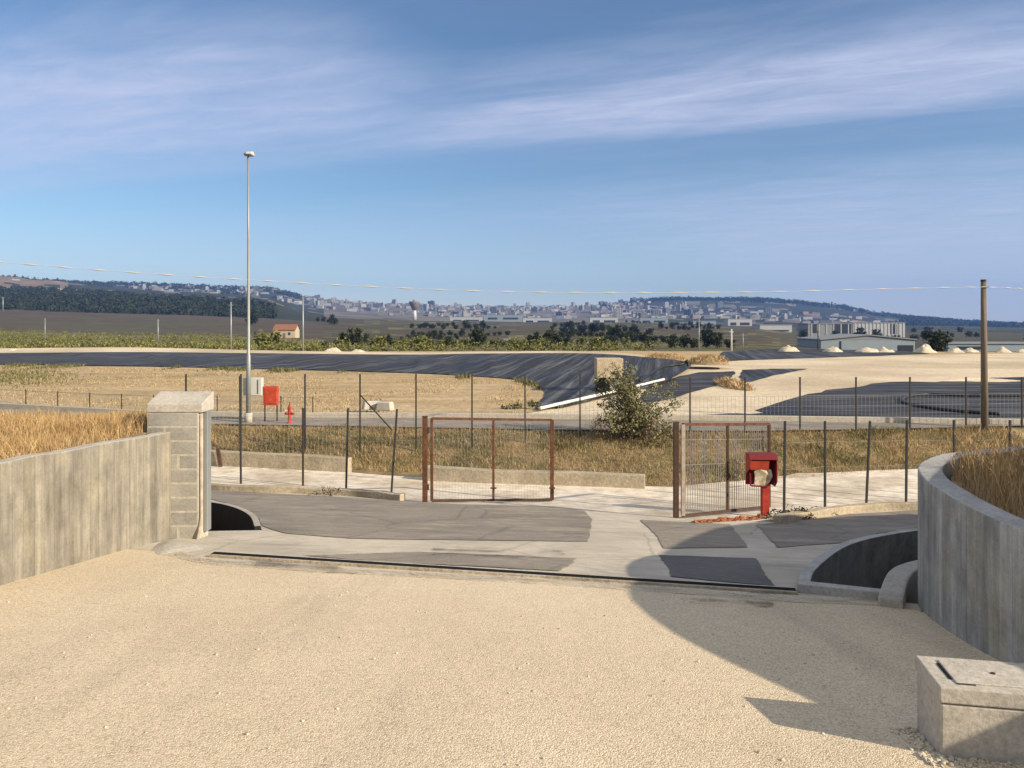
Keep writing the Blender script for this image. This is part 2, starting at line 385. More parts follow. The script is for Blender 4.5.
M['soil'] = two('dry_soil', (.26,.19,.11), (.38,.285,.17), 1.3, .35, .65, 1.0, 7, .05, (.17,.14,.07), .5)
M['bank'] = two('grassy_bank_soil', (.20,.145,.075), (.33,.245,.135), 1.8, .35, .65, 1.0, 8, .06, (.13,.12,.055), .8)
M['green_land'] = two('green_scrub_land', (.075,.085,.03), (.14,.14,.05), .03, .35, .65, 1.0, .25, .5, (.20,.16,.08), .012)
M['brown_land'] = two('ploughed_brown_land', (.07,.05,.037), (.10,.076,.053), .008, .35, .65, 1.0, .08, .5, (.085,.08,.045), .006)
M['mixed_land'] = two('patchy_plain', (.06,.047,.03), (.09,.07,.043), .01, .4, .6, 1.0, .08, .5, (.065,.07,.03), .012)
M['dark_land'] = two('wooded_land', (.022,.028,.016), (.045,.05,.028), .01, .35, .65, 1.0, .05, 1)
M['town_land'] = two('town_ground', (.10,.095,.07), (.20,.18,.15), .006, .35, .65, 1.0, .03, 1)
M['tan_hill'] = two('bare_tan_hill', (.17,.125,.085), (.25,.185,.125), .006, .35, .65, 1.0, .03, 1)
M['quarry'] = two('bare_limestone_cut', (.42,.36,.29), (.55,.48,.4), .02, .35, .65, 1.0, .05, 1)
def liner(g, stretch=(2.1,.045,1), shear=.2, dust=.22):
    t = g.n('ShaderNodeTexCoord'); sx = g.n('ShaderNodeSeparateXYZ'); g.l(t.outputs['Object'], sx.inputs[0]); cb = g.n('ShaderNodeCombineXYZ')
    g.l(g.math('MULTIPLY', g.math('SUBTRACT', sx.outputs[0], g.math('MULTIPLY', sx.outputs[1], shear)), stretch[0]), cb.inputs[0]); g.l(g.math('MULTIPLY', sx.outputs[1], stretch[1]), cb.inputs[1])
    ve = cb.outputs[0]; n = g.noise(.9, 6, .6, ve); n2 = g.noise(.35, 5, .6)
    c = g.ramp(n, [(.36, (.008,.008,.010)), (.46, (.018,.018,.022)), (.54, (.05,.05,.055)), (.64, (.115,.115,.118))])
    c = g.mix(g.math('MULTIPLY', g.ramp(n2, [(.42, 0.), (.7, 1.)]), dust), c, (.105,.10,.097))
    g.col(c); g.bump(n, .3, 1.0)
    g.l(g.ramp(n2, [(.4, .55), (.7, .8)]), g.b.inputs['Roughness'])
M['liner'] = material('black_plastic_liner', lambda g: liner(g), .45, .3)
M['liner_dusty'] = material('dusty_plastic_liner', lambda g: liner(g, (.2,1.3,1), .05, .42), .55, .25)
def rust(g):
    n = g.noise(7, 6, .65); n2 = g.noise(40, 4, .7)
    c = g.ramp(n, [(.3, (.07,.03,.017)), (.55, (.135,.055,.028)), (.75, (.21,.10,.055))])
    c = g.mix(1, c, g.ramp(n2, [(.3, .8), (.7, 1.15)]), 'MULTIPLY'); g.col(c); g.bump(n2, .002)
M['rust'] = material('rusty_steel', rust, .8, .3)
M['rust_dark'] = plain('dark_rusty_steel', (.075,.042,.028), .8, .3, .35, 9)
M['rust_pale'] = plain('pale_scaly_steel', (.40,.33,.27), .8, .3, .35, 9)
M['dark_steel'] = plain('dark_steel', (.035,.032,.03), .65, .4, .3, 8)
M['galv'] = plain('galvanised_wire', (.27,.27,.26), .5, .5, .1, 8)
M['old_wire'] = plain('old_wire', (.25,.24,.225), .7, .3, .2, 5)
M['galv_pole'] = plain('galvanised_pole', (.27,.29,.285), .45, .5, .12, 3, .3)
M['white_paint'] = plain('white_paint', (.55,.55,.52), .5, .4, .06, 5)
M['lamp_glass'] = plain('lamp_glass', (.12,.13,.14), .2, .5, .1, 5)
M['red'] = plain('red_paint', (.36,.04,.025), .7, .25, .4, 9)
M['red_bright'] = plain('faded_red_paint', (.44,.062,.03), .7, .25, .3, 7)
M['red_dark'] = plain('dark_red_paint', (.16,.010,.012), .55, .4, .2, 10)
M['panel_cream'] = two('cracked_cream_plastic', (.40,.33,.21), (.62,.55,.42), 9, .42, .58, .7, 40, .004)
M['bitumen'] = plain('bitumen_coating', (.02,.02,.021), .8, .3, .3, 5)
M['dark_hole'] = plain('dark_inside', (.012,.012,.012), .9, .1)
def wood(g):
    ve = g.coord((9,9,.5)); n = g.noise(2, 6, .65, ve)
    g.col(g.ramp(n, [(.3, (.11,.085,.062)), (.55, (.20,.16,.12)), (.75, (.29,.24,.18))])); g.bump(n, .01)
M['wood'] = material('weathered_wood', wood, .9, .2)
M['cable'] = plain('pale_cable', (.46,.46,.46), .6, .3, .1, 4)
M['pipe_white'] = plain('white_plastic_pipe', (.72,.70,.66), .5, .4, .12, 2)
M['hose'] = plain('black_hose', (.018,.018,.018), .5, .4)
M['orange'] = plain('orange_netting', (.30,.105,.05), .8, .2, .5, 9)
M['heap'] = two('pale_gravel_heap', (.55,.48,.36), (.66,.59,.46), .8, .35, .65, 1, 6, .1)
M['mound'] = two('tan_earth', (.30,.21,.11), (.42,.31,.18), .5, .35, .65, 1, 4, .1, (.34,.25,.13), .4)
def leafmat(name, c0, c1, c2, trans=.0):
    def f(g):
        gm = g.n('ShaderNodeNewGeometry'); g.col(g.ramp(gm.outputs['Random Per Island'], [(0., c0), (.5, c1), (1., c2)]))
    return material(name, f, .85, .2)
M['straw'] = leafmat('dry_straw', (.28,.17,.07), (.43,.285,.13), (.60,.44,.24))
M['straw_bank'] = leafmat('dry_bank_grass', (.16,.115,.05), (.33,.235,.11), (.50,.37,.19))
M['straw_field'] = leafmat('dry_field_grass', (.30,.225,.12), (.42,.315,.18), (.52,.405,.245))
M['green_weed'] = leafmat('green_weeds', (.06,.07,.025), (.13,.13,.05), (.24,.21,.10))
M['olive'] = leafmat('olive_leaves', (.09,.092,.04), (.19,.185,.085), (.34,.32,.18))
M['olive_dry'] = leafmat('dry_twigs', (.09,.065,.04), (.17,.13,.08), (.26,.21,.13))
M['dark_leaf'] = leafmat('dark_leaves', (.012,.018,.009), (.026,.035,.016), (.05,.06,.026))
M['far_leaf'] = leafmat('far_wood_leaves', (.018,.026,.014), (.032,.042,.022), (.05,.06,.033))
M['scrub_leaf'] = leafmat('bright_scrub_leaves', (.06,.075,.022), (.14,.145,.045), (.27,.25,.095))
M['bark'] = plain('bark', (.11,.085,.06), .9, .2, .3, 8)
M['shed'] = plain('blue_grey_cladding', (.23,.28,.31), .5, .4, .08, .3)
M['shed_white'] = plain('white_cladding', (.40,.41,.42), .5, .4, .08, .3)
M['shed_grey'] = plain('grey_concrete_cladding', (.22,.235,.245), .6, .3, .1, .3)
M['glass_dark'] = plain('dark_window', (.03,.035,.045), .2, .6)
M['tile'] = plain('terracotta_roof', (.26,.12,.075), .9, .2, .2, 2)
M['plaster'] = plain('cream_plaster', (.48,.41,.30), .9, .2, .1, 2)
HOUSE = [plain('town_wall_%s' % n, c, .9, .2, .1, .1) for n, c in (('white', (.33,.335,.34)), ('cream', (.25,.235,.225)), ('pink', (.205,.165,.155)), ('grey', (.14,.145,.155)))]

# ------------------------------------------------------------------ the setting: ground
UC = [-1600, -200, 0, 60, 130, 200, 270, 300, 330, 400, 512, 600, 640, 680, 760, 800, 840, 880, 920, 960, 1024, 1300, 2600]
DC = [100, 150, 300, 500, 900, 1400, 2500, 4000]
VT = {150: [349,349,349,349,349,349.5,350,350,350,350,349,349,349,349,350,351,352,352,352,352,352,352,352],
      300: [334,334,334,335,336,337,339,341,342,343,341,341,341,342,344,347,350,352,352,352,352,352,352],
      500: [323,323,323,326,330,331,332,333,334,335,333,333,333,335,337,342,346,348,348,348,348,348,348],
      900: [309,309,309,312,314,316,319,321,322,324,326,326,326,327,329,333,335,335,335,335,335,335,335],
      1400: [292,292,292,294,297,299,303,313,318,320,323,323,323,324,326,328,329,329,329,329,330,330,330],
      2500: [282,280,277.5,283,291,294,298,309,312,316,319,318,318,318,320,322,323,326,326,327,328,328,328],
      4000: [290,287,285,286,286,288.5,290,296.5,301,305,308,306.5,300.5,299,300,303,307,315,319,322.5,325.5,327,327]}
def terr(u, d):
    if d <= 100: return -1.9
    zs = [-1.9] + [EYE-(pw(list(zip(UC, VT[k])), u)-VH)*k/F for k in DC[1:]]
    if d >= 4000:
        z = zs[-1]; z -= (d-4000)*.03; 
    else:
        i = max(k for k in range(len(DC)) if DC[k] <= d); t = math.log(d/DC[i])/math.log(DC[i+1]/DC[i]); t = t*t*(3-2*t)*.5+t*.5
        z = zs[i]*(1-t)+zs[i+1]*t
    if d > 400:
        x = (u-512)/F*d; a = min(1, (d-400)/2000)
        z += a*(noise.noise(Vector((x*.004, d*.004, 0)))*6 + noise.noise(Vector((x*.02, d*.02, 3)))*2.5)
    return z
def terr_xy(x, y): return terr(512+x/y*F, y)
def ground():
    us = [-1600, -1000, -600, -400, -300, -200, -150, -100] + list(range(-60, 1090, 8)) + [1130, 1200, 1300, 1500, 1800, 2200, 2600]
    ds = []; d = 29.8
    while d < 6200: ds.append(d); d *= 1.035 if d < 3000 else 1.02
    mb = MB(); W = len(us); mats = ['field', 'green_land', 'brown_land', 'mixed_land', 'dark_land', 'town_land', 'tan_hill', 'quarry']
    for d in ds:
        for u in us: mb.v.append(((u-512)/F*d, d, terr(u, d)))
    for i in range(len(ds)-1):
        for j in range(W-1):
            a = i*W+j; mb.f.append((a, a+1, a+W+1, a+W)); u = us[j]; d = ds[i]
            w = noise.noise(Vector((u*.02, math.log(d)*5, 0))); w2 = noise.noise(Vector((u*.05, math.log(d)*14, 7)))
            dd = d*(1+.12*w)
            if dd < 112: m_ = 0
            elif u < 320:
                if dd < 330: m_ = 1
                elif dd < 880: m_ = 2
                elif dd < 1550: m_ = 4
                elif u < 62 and dd < 3100: m_ = 7 if w2 > .42 else (6 if w2 > -.25 else 4)
                else: m_ = 5 if w2 > .3 else 4
            elif u < 790:
                if dd < 260: m_ = 1 if w2 > -.1 else 3
                elif dd < 1350: m_ = 3 if w2 > -.1 else (2 if w > 0 else 1)
                elif dd < 3700: m_ = 5 if (u < 640 or w2 > .2) else 4
                else: m_ = 4 if u > 630 else 5
            else:
                if dd < 1100: m_ = 3
                elif dd < 2300: m_ = 4 if w2 > -.1 else 3
                else: m_ = 6 if (w2 > .25 and u < 900 and dd < 3600) else 4
            mb.mi.append(m_)
    o = mb.build('ground', [M[k] for k in mats], smooth=True); tag(o, kind='structure')
ground()

# pits beside the gateway, as rings in plan
PR = [hit(*p) for p in ((797,592),(806,574),(838,551),(876,540),(925,533),(960,534))] + [Vector((7.2, 9.6, 0)), Vector((5.6, 8.6, 0)), Vector((4.6, 8.3, 0)), hit(884,602)]
PL = [hit(*p) for p in ((206,531),(261,530),(258,521),(246,513),(228,507),(206,503))] + [Vector((-7.4, 13.2, 0)), Vector((-6.2, 10.9, 0))]
def grow(P, k):
    c = sum(((Vector((p.x, p.y, 0))) for p in P), Vector())/len(P); return [Vector((c.x+(p.x-c.x)*(1+k), c.y+(p.y-c.y)*(1+k), 0)) for p in P]
PRg, PLg = grow(PR, .10), grow(PL, .10)
def near_ground():
    mb = MB(); nx, ny, s = 260, 162, .25; x0, y0 = -30.0, -10.0
    for j in range(ny+1):
        for i in range(nx+1):
            x, y = x0+i*s, y0+j*s; z = zn(x, y)-.05 + .03*noise.noise(Vector((x*1.5, y*1.5, 0)))*(1 if y > 21 else .3)
            if in_poly(x, y, PRg) or in_poly(x, y, PLg): z -= 1.1
            mb.v.append((x, y, z))
    for j in range(ny):
        for i in range(nx):
            a = j*(nx+1)+i; mb.f.append((a, a+1, a+nx+2, a+nx+1)); mb.mi.append(0)
    tag(mb.build('yard_ground', M['bank'], smooth=True), kind='structure')
near_ground()
def wp(*px): return [hit(*p) for p in px]
RIGHTX = [Vector((6.5,-8,0)), Vector((-8,-8,0))]
edge = wp((165,556),(210,566),(330,574),(500,583),(640,592),(800,604),(884,607))
ramp_P = [Vector((-8,-8,0)), Vector((-8,8,0)), Vector((-5.2,9.6,0))] + wobble(edge, .10, .2, 3)[:-1] + [Vector((4.6,8.2,0)), Vector((6.5,8,0)), Vector((6.5,-8,0))]
ramp_P = [Vector((-8,-8,0)), Vector((-8,8,0)), Vector((-5.2,9.6,0))]
for a, b in zip(edge, edge[1:]):
    n = max(1, int((b-a).length/.15))
    for k in range(n):
        q = a.lerp(b, k/n); ramp_P.append(Vector((q.x, q.y+.12*noise.noise(Vector((q.x*2, 0, 0)))+.05*noise.noise(Vector((q.x*9, 0, 0))), 0)))
ramp_P += [edge[-1], Vector((3.9,7.2,0)), Vector((6.5,7.2,0)), Vector((6.5,-8,0))]
sheet('gravel_ramp', ramp_P, M['gravel'], .03, .3)
apron_P = wp((150,545),(206,534),(262,531.5),(256,519),(244,512),(226,506),(206,502),(206,489),(395,499),(552,507),(676,519),(790,523),(850,512),(925,506),(1000,503)) 
apron_P += wp((960,530),(922,533),(876,540),(838,551),(806,574),(797,592),(884,602)) + [Vector((4.2,7.6,0)), Vector((3.0,6.6,0)), Vector((-3.5,8.4,0)), Vector((-6,9.4,0))]
sheet('concrete_apron', apron_P, M['apron'], .018, .3)
def patch(name, mat, lay, *px, amp=.03): return sheet(name, wobble(wp(*px), amp, .06, len(px)), mat, lay, .3)
patch('asphalt_yard', M['asphalt'], .027, (207,491),(395,501),(425,504),(552,508),(584,512),(592,520),(588,543),(480,542),(350,540),(285,535),(263,528),(256,517),(244,510),(226,504),(207,500))
patch('asphalt_strip', M['asphalt'], .027, (300,557.5),(420,554),(576,560),(560,573),(410,565.5), amp=.05)
patch('asphalt_patch', M['asphalt'], .027, (640,521),(730,525.5),(748,549),(664,550),(655,535))
patch('asphalt_patch', M['asphalt_dark'], .027, (660,557),(755,560),(773,588),(672,579))
patch('asphalt_patch', M['asphalt'], .027, (757,526),(850,515),(915,511),(960,511),(925,528),(876,535),(845,544),(777,549))
def cut(name, c, alpha):
    m_ = material(name, lambda g: (g.col(c(g)), g.l(alpha(g), g.b.inputs['Alpha'])), .9, .2); return m_
M['stain'] = cut('dark_stain', lambda g: g.ramp(g.noise(8, 4, .6), [(.3, (.10,.095,.09)), (.7, (.17,.16,.15))]), lambda g: g.ramp(g.noise(3.2, 6, .7, g.coord((.5,1.6,1))), [(.50, 0.), (.60, .5)]))
M['spill'] = cut('spilled_gravel', lambda g: g.ramp(g.noise(30, 3, .6), [(.3, (.50,.42,.31)), (.7, (.68,.58,.43))]), lambda g: g.ramp(g.math('ADD', g.noise(55, 2, .6), g.math('MULTIPLY', g.noise(2.5, 4, .6), .5)), [(.77, 0.), (.80, 1.)]))
patch('wet_stain', M['stain'], .040, (655,590),(712,588),(775,594),(770,610),(690,609), amp=.10)
patch('wet_stain', M['stain'], .033, (430,548),(560,552),(575,562),(440,558), amp=.10)
patch('wet_stain', M['stain'], .040, (250,562),(330,568),(360,578),(260,574), amp=.10)
sp_ = [Vector((p.x, p.y+.25, 0)) for p in edge] + [Vector((p.x, p.y-.1, 0)) for p in edge[::-1]]
sheet('gravel_spill', sp_, M['spill'], .036, .3)
sheet('white_road', wobble(wp((60,480),(206,490),(400,503),(552,514),(676,526),(785,520),(850,514),(915,507),(1060,499),(1060,465),(915,468.5),(800,474),(670,487),(550,484),(400,476),(206,464),(60,455)), .12, .5, 9), M['white_road'], .006, .4)
sheet('earth_mound', [Vector(p) for p in ((-4.95,2,0),(-4.95,10.4,0),(-5.6,12.6,0),(-6.6,15.5,0),(-28,18,0),(-28,2,0))], M['soil'], 0, .4,
      zf=lambda x, y: max(zn(x, y)-.1, .14 - .006*(y-7) + .05*noise.noise(Vector((x, y, 0))) - 2.2*smooth01((y-12.2-max(0, -x-6)*.1)/3.2)))

UP = -1.9
def upper(name, mat, lay, *px, amp=.15, step=1.0, kind='structure'):
    P = [pl(u, v, UP) for u, v in px]
    P = wobble(P, amp, step, len(px)) if amp else P
    return sheet(name, P, mat, lay, 3.0 if kind else 3.0, zf=lambda x, y: UP, kind=kind)
kerb_px = ((-150,398),(0,408),(145,416),(300,418),(430,418.5),(600,420),(760,421.5),(1024,425),(1300,428))
road_P = [pl(u, v) for u, v in kerb_px] + [Vector((40, 30, 0)), Vector((20,27,0)), Vector((13,25.9,0)), Vector((8,25.3,0)), Vector((2.9,25.5,0)), Vector((-10.6,27.1,0)), Vector((-16,28.5,0)), Vector((-30,33,0))]
sheet('asphalt_road', road_P, M['asphalt'], .02, 1.0, zf=lambda x, y: min(UP, max(UP-.0, UP)))
upper('gravel_track', M['cream'], .03, (520,417),(562,409),(604,399),(640,389),(665,375),(700,364),(760,359.5),(830,357.5),(900,355.5),(1024,353.5),(1120,353),(1160,424),(1024,423),(760,419.5),(600,418), amp=.5, step=2)

# ------------------------------------------------------------------ landfill basins
def loft(rows, name, mat, parent=None, sub=6, rip=0, smooth=True, cols=5):
    rows = [catmull(r, sub) for r in rows]; mb = MB(); n = len(rows[0]); allr = []
    for a, b in zip(rows, rows[1:]):
        for k in range(cols): allr.append([p.lerp(q, k/cols) for p, q in zip(a, b)])
    allr.append(rows[-1]); arc = [0]
    for a, b in zip(rows[0], rows[0][1:]): arc.append(arc[-1]+(b-a).length)
    for ri, r in enumerate(allr):
        e = math.sin(math.pi*ri/(len(allr)-1))
        for i, p in enumerate(r):
            w = 0
            if rip:
                sl = arc[i]*.5; e2 = max(e, .25 if ri == 0 else 0)
                w = rip*e2*(1.3*(.5-abs(noise.noise(Vector((sl*.9, ri*.05, 0))))*2)+.6*(.4-abs(noise.noise(Vector((sl*2.7, ri*.16, 5)))))) * min(1.6, p.y/45)
            mb.v.append((p.x, p.y, max(p.z+w, UP+.04) if rip else p.z))
    for i in range(len(allr)-1):
        for j in range(n-1):
            a = i*n+j; mb.f.append((a, a+1, a+n+1, a+n)); mb.mi.append(0)
    return mb.build(name, mat, parent, smooth=smooth)
Bp = [(-80,364),(0,365),(130,366.5),(250,369),(400,373),(480,377),(520,380.5),(533,384),(543,390),(545,394),(543,399),(538,405),(535,410)]
Tp = [(-80,356,97),(0,355.5,95),(130,352,93),(250,353,90),(400,354.5,88),(480,353.5,86),(560,353,80),(605,354,76),(645,357,70),(690,363,62),(664,382,45),(622,393,39.2),(564,407.5,32.4)]
B = [pl(u, v, UP)+Vector((0,0,.035)) for u, v in Bp]; T = [at(*p) for p in Tp]
T[-1].z = UP+.06; 
for t_ in T: t_.z = max(t_.z, UP+.06)
lin = loft([B, T], 'basin_liner', M['liner'], sub=22, rip=.17, cols=14)
tag(lin, 'large wrinkled black plastic liner covering the basin slope beyond the dry field', 'liner')
T2 = [Vector((t.x*1.06, t.y*1.06, t.z+(.40 if t.x < -45 else (.18 if t.x < -25 else .04)))) for t in T[:9]]; T3 = [Vector((t.x*1.16, t.y*1.16, UP-.6)) for t in T[:9]]
tag(loft([T[:9], T2, T3], 'berm', M['cream'], sub=6, cols=3), kind='structure')
o = upper('basin_liner', M['liner_dusty'], .06, (693,419),(692,416),(725,414.5),(757,415.5),(770,414.5),(752,411.5),(775,406),(800,398),(830,391),(862,386),(900,382),(935,383),(960,380),(1024,377.5),(1130,377),(1170,422),(1024,422.5),(860,420.5), amp=.45, step=1.5, kind=None)
tag(o, 'dusty grey-black plastic liner spread on the ground left of and behind the wooden pole', 'liner')
o = upper('basin_liner', M['liner'], .06, (716,361.5),(722,352),(770,349.5),(840,350),(905,351.5),(930,354),(830,357.8), amp=.6, step=3, kind=None)
tag(o, 'narrow black plastic liner strip below the row of pale heaps', 'liner')
o = upper('basin_liner', M['liner'], .06, (742,370.5),(770,369.5),(807,369.5),(775,376),(742,384), amp=.3, step=2, kind=None)
tag(o, 'small dark triangular liner sheet on the cream gravel right of the tan hump', 'liner')
o = upper('basin_liner', M['liner_dusty'], .06, (640,396),(655,386),(680,377),(700,373),(735,372),(728,381),(708,389),(690,394),(668,401),(645,404), amp=.3, step=1.5, kind=None)
tag(o, 'grey dusty liner sheet between the white pipe and the tan hump', 'liner')

# ------------------------------------------------------------------ big concrete walls
def wall_mesh(name, outer, thick, ztop, zbot, mat, side=1, parent=None, topmat=None, bev=.015, step=.25):
    """upright wall following a plan path; `outer` is the shown face; side picks the way the thickness goes"""
    P = [Vector((p[0], p[1], 0)) for p in outer]; n = len(P); s = [0]
    for a, b in zip(P, P[1:]): s.append(s[-1]+(b-a).length)
    Q = []
    for i in range(n):
        d = (P[min(i+1,n-1)]-P[max(i-1,0)]).normalized(); Q.append(P[i]+Vector((-d.y, d.x, 0))*thick*side)
    bm = bmesh.new(); uvl = bm.loops.layers.uv.new('UVMap'); rows = []
    for i in range(n):
        zt, zb = ztop(P[i], s[i]), zbot(P[i])
        rows.append([bm.verts.new((P[i].x,P[i].y,zb)), bm.verts.new((P[i].x,P[i].y,zt)), bm.verts.new((Q[i].x,Q[i].y,zt)), bm.verts.new((Q[i].x,Q[i].y,zb))])
    def face(vs_, uvs, mi):
        f = bm.faces.new(vs_); f.material_index = mi
        for l, uv in zip(f.loops, uvs): l[uvl].uv = uv
    for i in range(n-1):
        a, b = rows[i], rows[i+1]
        for k, mi in ((0,0),(1,1),(2,0)):
            hh = lambda r, q: r[q].co.z if k != 1 else (0 if q == 1 else thick)
            face([a[k], b[k], b[k+1], a[k+1]], [(s[i],hh(a,k)),(s[i+1],hh(b,k)),(s[i+1],hh(b,k+1)),(s[i],hh(a,k+1))], mi)
    for r in (rows[0], rows[-1]): face(r, [(0,0),(0,1),(thick,1),(thick,0)], 0)
    bmesh.ops.recalc_face_normals(bm, faces=bm.faces)
    me = bpy.data.meshes.new(name); bm.to_mesh(me); bm.free(); me.materials.append(mat); me.materials.append(topmat or mat)
    o = bpy.data.objects.new(name, me); C.objects.link(o)
    if parent:
        o.parent = parent; o.matrix_parent_inverse = Matrix.LocRotScale(parent.location, parent.rotation_euler, None).inverted()
    b = o.modifiers.new('bevel', 'BEVEL'); b.width = bev; b.segments = 2; b.limit_method = 'ANGLE'; b.angle_limit = R(50)
    return o
lw = catmull([(-5.0,-3),(-4.92,2),(-4.85,5),(-4.78,7.2),(-4.74,9),(-4.67,10.55)], 10)
o = wall_mesh('concrete_wall', lw, .17, lambda p, s: .35-.053*(p.y-6.5) + .010*noise.noise(p*2)+.006*noise.noise(p*7), lambda p: zn(p.x, p.y)-.3, M['boards'], 1, topmat=M['concrete'])
tag(o, 'straight board-marked beige concrete retaining wall on the left, running up to the block pillar', 'wall')
rw = catmull([(4.3,-4),(3.95,0),(3.68,3),(3.6,4.6),(3.58,5.5),(3.66,6.3),(3.86,7.2),(4.2,7.95),(4.75,8.55),(5.5,8.95),(6.5,9.35),(8,9.9)], 10)
o = wall_mesh('curved_wall', rw, .22, lambda p, s: .16+.006*noise.noise(p*2)+.004*noise.noise(p*8), lambda p: zn(p.x, p.y)-.9, M['boards_grey'], -1, topmat=M['concrete_grey'])
tag(o, 'curved grey board-marked concrete retaining wall on the right holding a bed of dry grass', 'wall')
sheet('soil_bed', [Vector((p.x, p.y, 0)) + Vector((.1,0,0)) for p in catmull([(3.95,2),(3.8,4.6),(3.78,5.5),(3.86,6.2),(4.05,7.1),(4.35,7.8),(4.85,8.35),(5.6,8.72),(6.5,9.1),(8,9.7)], 5)] + [Vector((12,9,0)), Vector((12,2,0))], M['soil'], 0, .3,
      zf=lambda x, y: .03+.10*smooth01((x-4)/2)+.03*noise.noise(Vector((x*2, y*2, 0))))

tw_ = catmull([(5.5,-3),(5.15,1.2),(4.92,2.9),(4.76,4.2),(4.9,5.3),(5.16,5.9),(5.62,6.6),(6.85,8.2),(8.1,9.6),(9.7,11.05),(11.8,12.2),(15,13.2)], 8)
o = wall_mesh('curved_wall', tw_, .25, lambda p, s: 1.0, lambda p: min(-.3, zn(p.x, p.y)-.3), M['boards_grey'], -1, topmat=M['concrete_grey'])
tag(o, 'taller curved concrete wall standing behind the bed of dry grass at the right, mostly out of view', 'wall')
# block pillar
PX, PY, PW, PD = -4.65, 10.55, .70, .36
pz = zn(PX, PY); ptop = .40
root = empty('block_pillar', (PX, PY+PD/2, pz), 'pale concrete block gate pillar with a thick cap at the end of the left wall', 'pillar')
rz = R(-2)
def prow(mb, z, h, splits):
    x = -PW/2
    for w in splits:
        w *= PW; mb.box((PX+x+w/2, PY+PD/2, z+h/2), (w-.020, PD, h-.018)); x += w
mb = MB(); hgt = (ptop-pz+.2)/10.0; z = pz-.2
for k in range(10):
    prow(mb, z, hgt, [(1.0,), (.62,.38), (1.0,), (.35,.65), (1.0,)][k % 5]); z += hgt
mb.build('blocks', M['block'], root, bevel=.008)
mb = MB(); mb.box((PX, PY+PD/2, (pz-.2+ptop)/2), (PW-.006, PD-.006, ptop-pz+.19)); mb.build('mortar', M['mortar'], root)
mb = MB(); prism(mb, [(PY-.008, ptop), (PY-.008, ptop+.12), (PY+PD+.05, ptop+.26), (PY+PD+.05, ptop)], PX-PW/2-.008, PX+PW/2+.06); mb.build('cap', M['concrete'], root, bevel=.012, seg=2)
mb = MB(); mb.box((PX+PW/2+.03, PY+.25, (ptop+pz)/2+.03), (.05, .14, ptop-pz-.06)); mb.build('side_rail', M['galv_pole'], root, bevel=.005)
mb = MB(); mb.tube([(PX+PW/2+.02, PY+.05, ptop-.04), (PX+PW/2+.03, PY+.04, pz+.3), (PX+PW/2+.02, PY-.02, pz+.1), (PX+PW/2-.02, PY-.06, pz-.1)], .022); mb.build('conduit', M['rust_pale'], root, smooth=True)
mb = MB()
for i in range(60):
    a = random.uniform(0, 6.28)
# mortar spill at the pillar foot
P = [hit(168,541), hit(203,546), hit(204,551), hit(182,555), hit(156,559), hit(152,551)]
c_ = sum(P, Vector())/len(P)
mb = MB(); ring = catmull(P, 4, True)
for k in range(len(ring)):
    a, b = ring[k], ring[(k+1) % len(ring)]
    up = lambda p: Vector((p.x, p.y, zn(p.x, p.y)))
    m1, m2 = up(c_.lerp(a, .55))+Vector((0,0,.055)), up(c_.lerp(b, .55))+Vector((0,0,.055))
    mb.quad(tuple(up(a)+Vector((0,0,.02))), tuple(up(b)+Vector((0,0,.02))), tuple(m2), tuple(m1)); mb.tri(tuple(m1), tuple(m2), tuple(up(c_)+Vector((0,0,.07))))
tag(mb.build('mortar_spill', M['concrete'], smooth=True), 'spilled pale mortar fillet at the foot of the block pillar', 'mortar')

# ------------------------------------------------------------------ pits
def pit(name, ring, mat, label, cat, h, depth, thick, front_h=None):
    root = empty(name, (ring[0].x, ring[0].y, ring[0].z), label, cat)
    return root
# right-hand pit: curved kerb wall, straight front kerb
rr = catmull([hit(*p) for p in ((797,592),(806,574),(838,551),(876,540),(925,533),(960,534))], 8)
root = empty('drain_pit', rr[0], 'open drain pit ringed by a curved concrete kerb in the shadow of the curved wall', 'pit')
wall_mesh('curved_kerb', rr, .13, lambda p, s: zn(p.x, p.y)+.10, lambda p: zn(p.x, p.y)-1.2, M['concrete_dark'], -1, root, M['concrete_grey'], .01)
a, b = hit(797,594), hit(886,604)
wall_mesh('front_kerb', [a.lerp(b, t/6) for t in range(7)], .13, lambda p, s: zn(p.x, p.y)+.11, lambda p: zn(p.x, p.y)-1.2, M['concrete_grey'], 1, root, M['concrete_grey'], .01)
inner = catmull([hit(878,609), hit(886,594), hit(900,583), hit(930,574)], 6)
o = wall_mesh('low_curved_wall', inner, .22, lambda p, s: zn(p.x, p.y)+.13+.09*min(1, s), lambda p: zn(p.x, p.y)-1.2, M['concrete'], -1, None, M['concrete'], .02)
tag(o, 'low pale curved concrete end wall between the drain pit and the tall curved wall', 'low wall')
rl = catmull([hit(*p) for p in ((204,503),(226,506.5),(244,512),(256,519.5),(261,530))], 8)
root = empty('drain_pit', rl[-1], 'dark open drain pit with a rounded pale kerb just right of the block pillar', 'pit')
wall_mesh('curved_kerb', rl, .10, lambda p, s: zn(p.x, p.y)+.07, lambda p: zn(p.x, p.y)-1.2, M['bitumen'], -1, root, M['concrete'], .01)
a, b = hit(204,533), hit(262,532)
wall_mesh('front_kerb', [a.lerp(b, t/6) for t in range(7)], .10, lambda p, s: zn(p.x, p.y)+.03, lambda p: zn(p.x, p.y)-1.2, M['concrete'], -1, root, M['concrete'], .01)

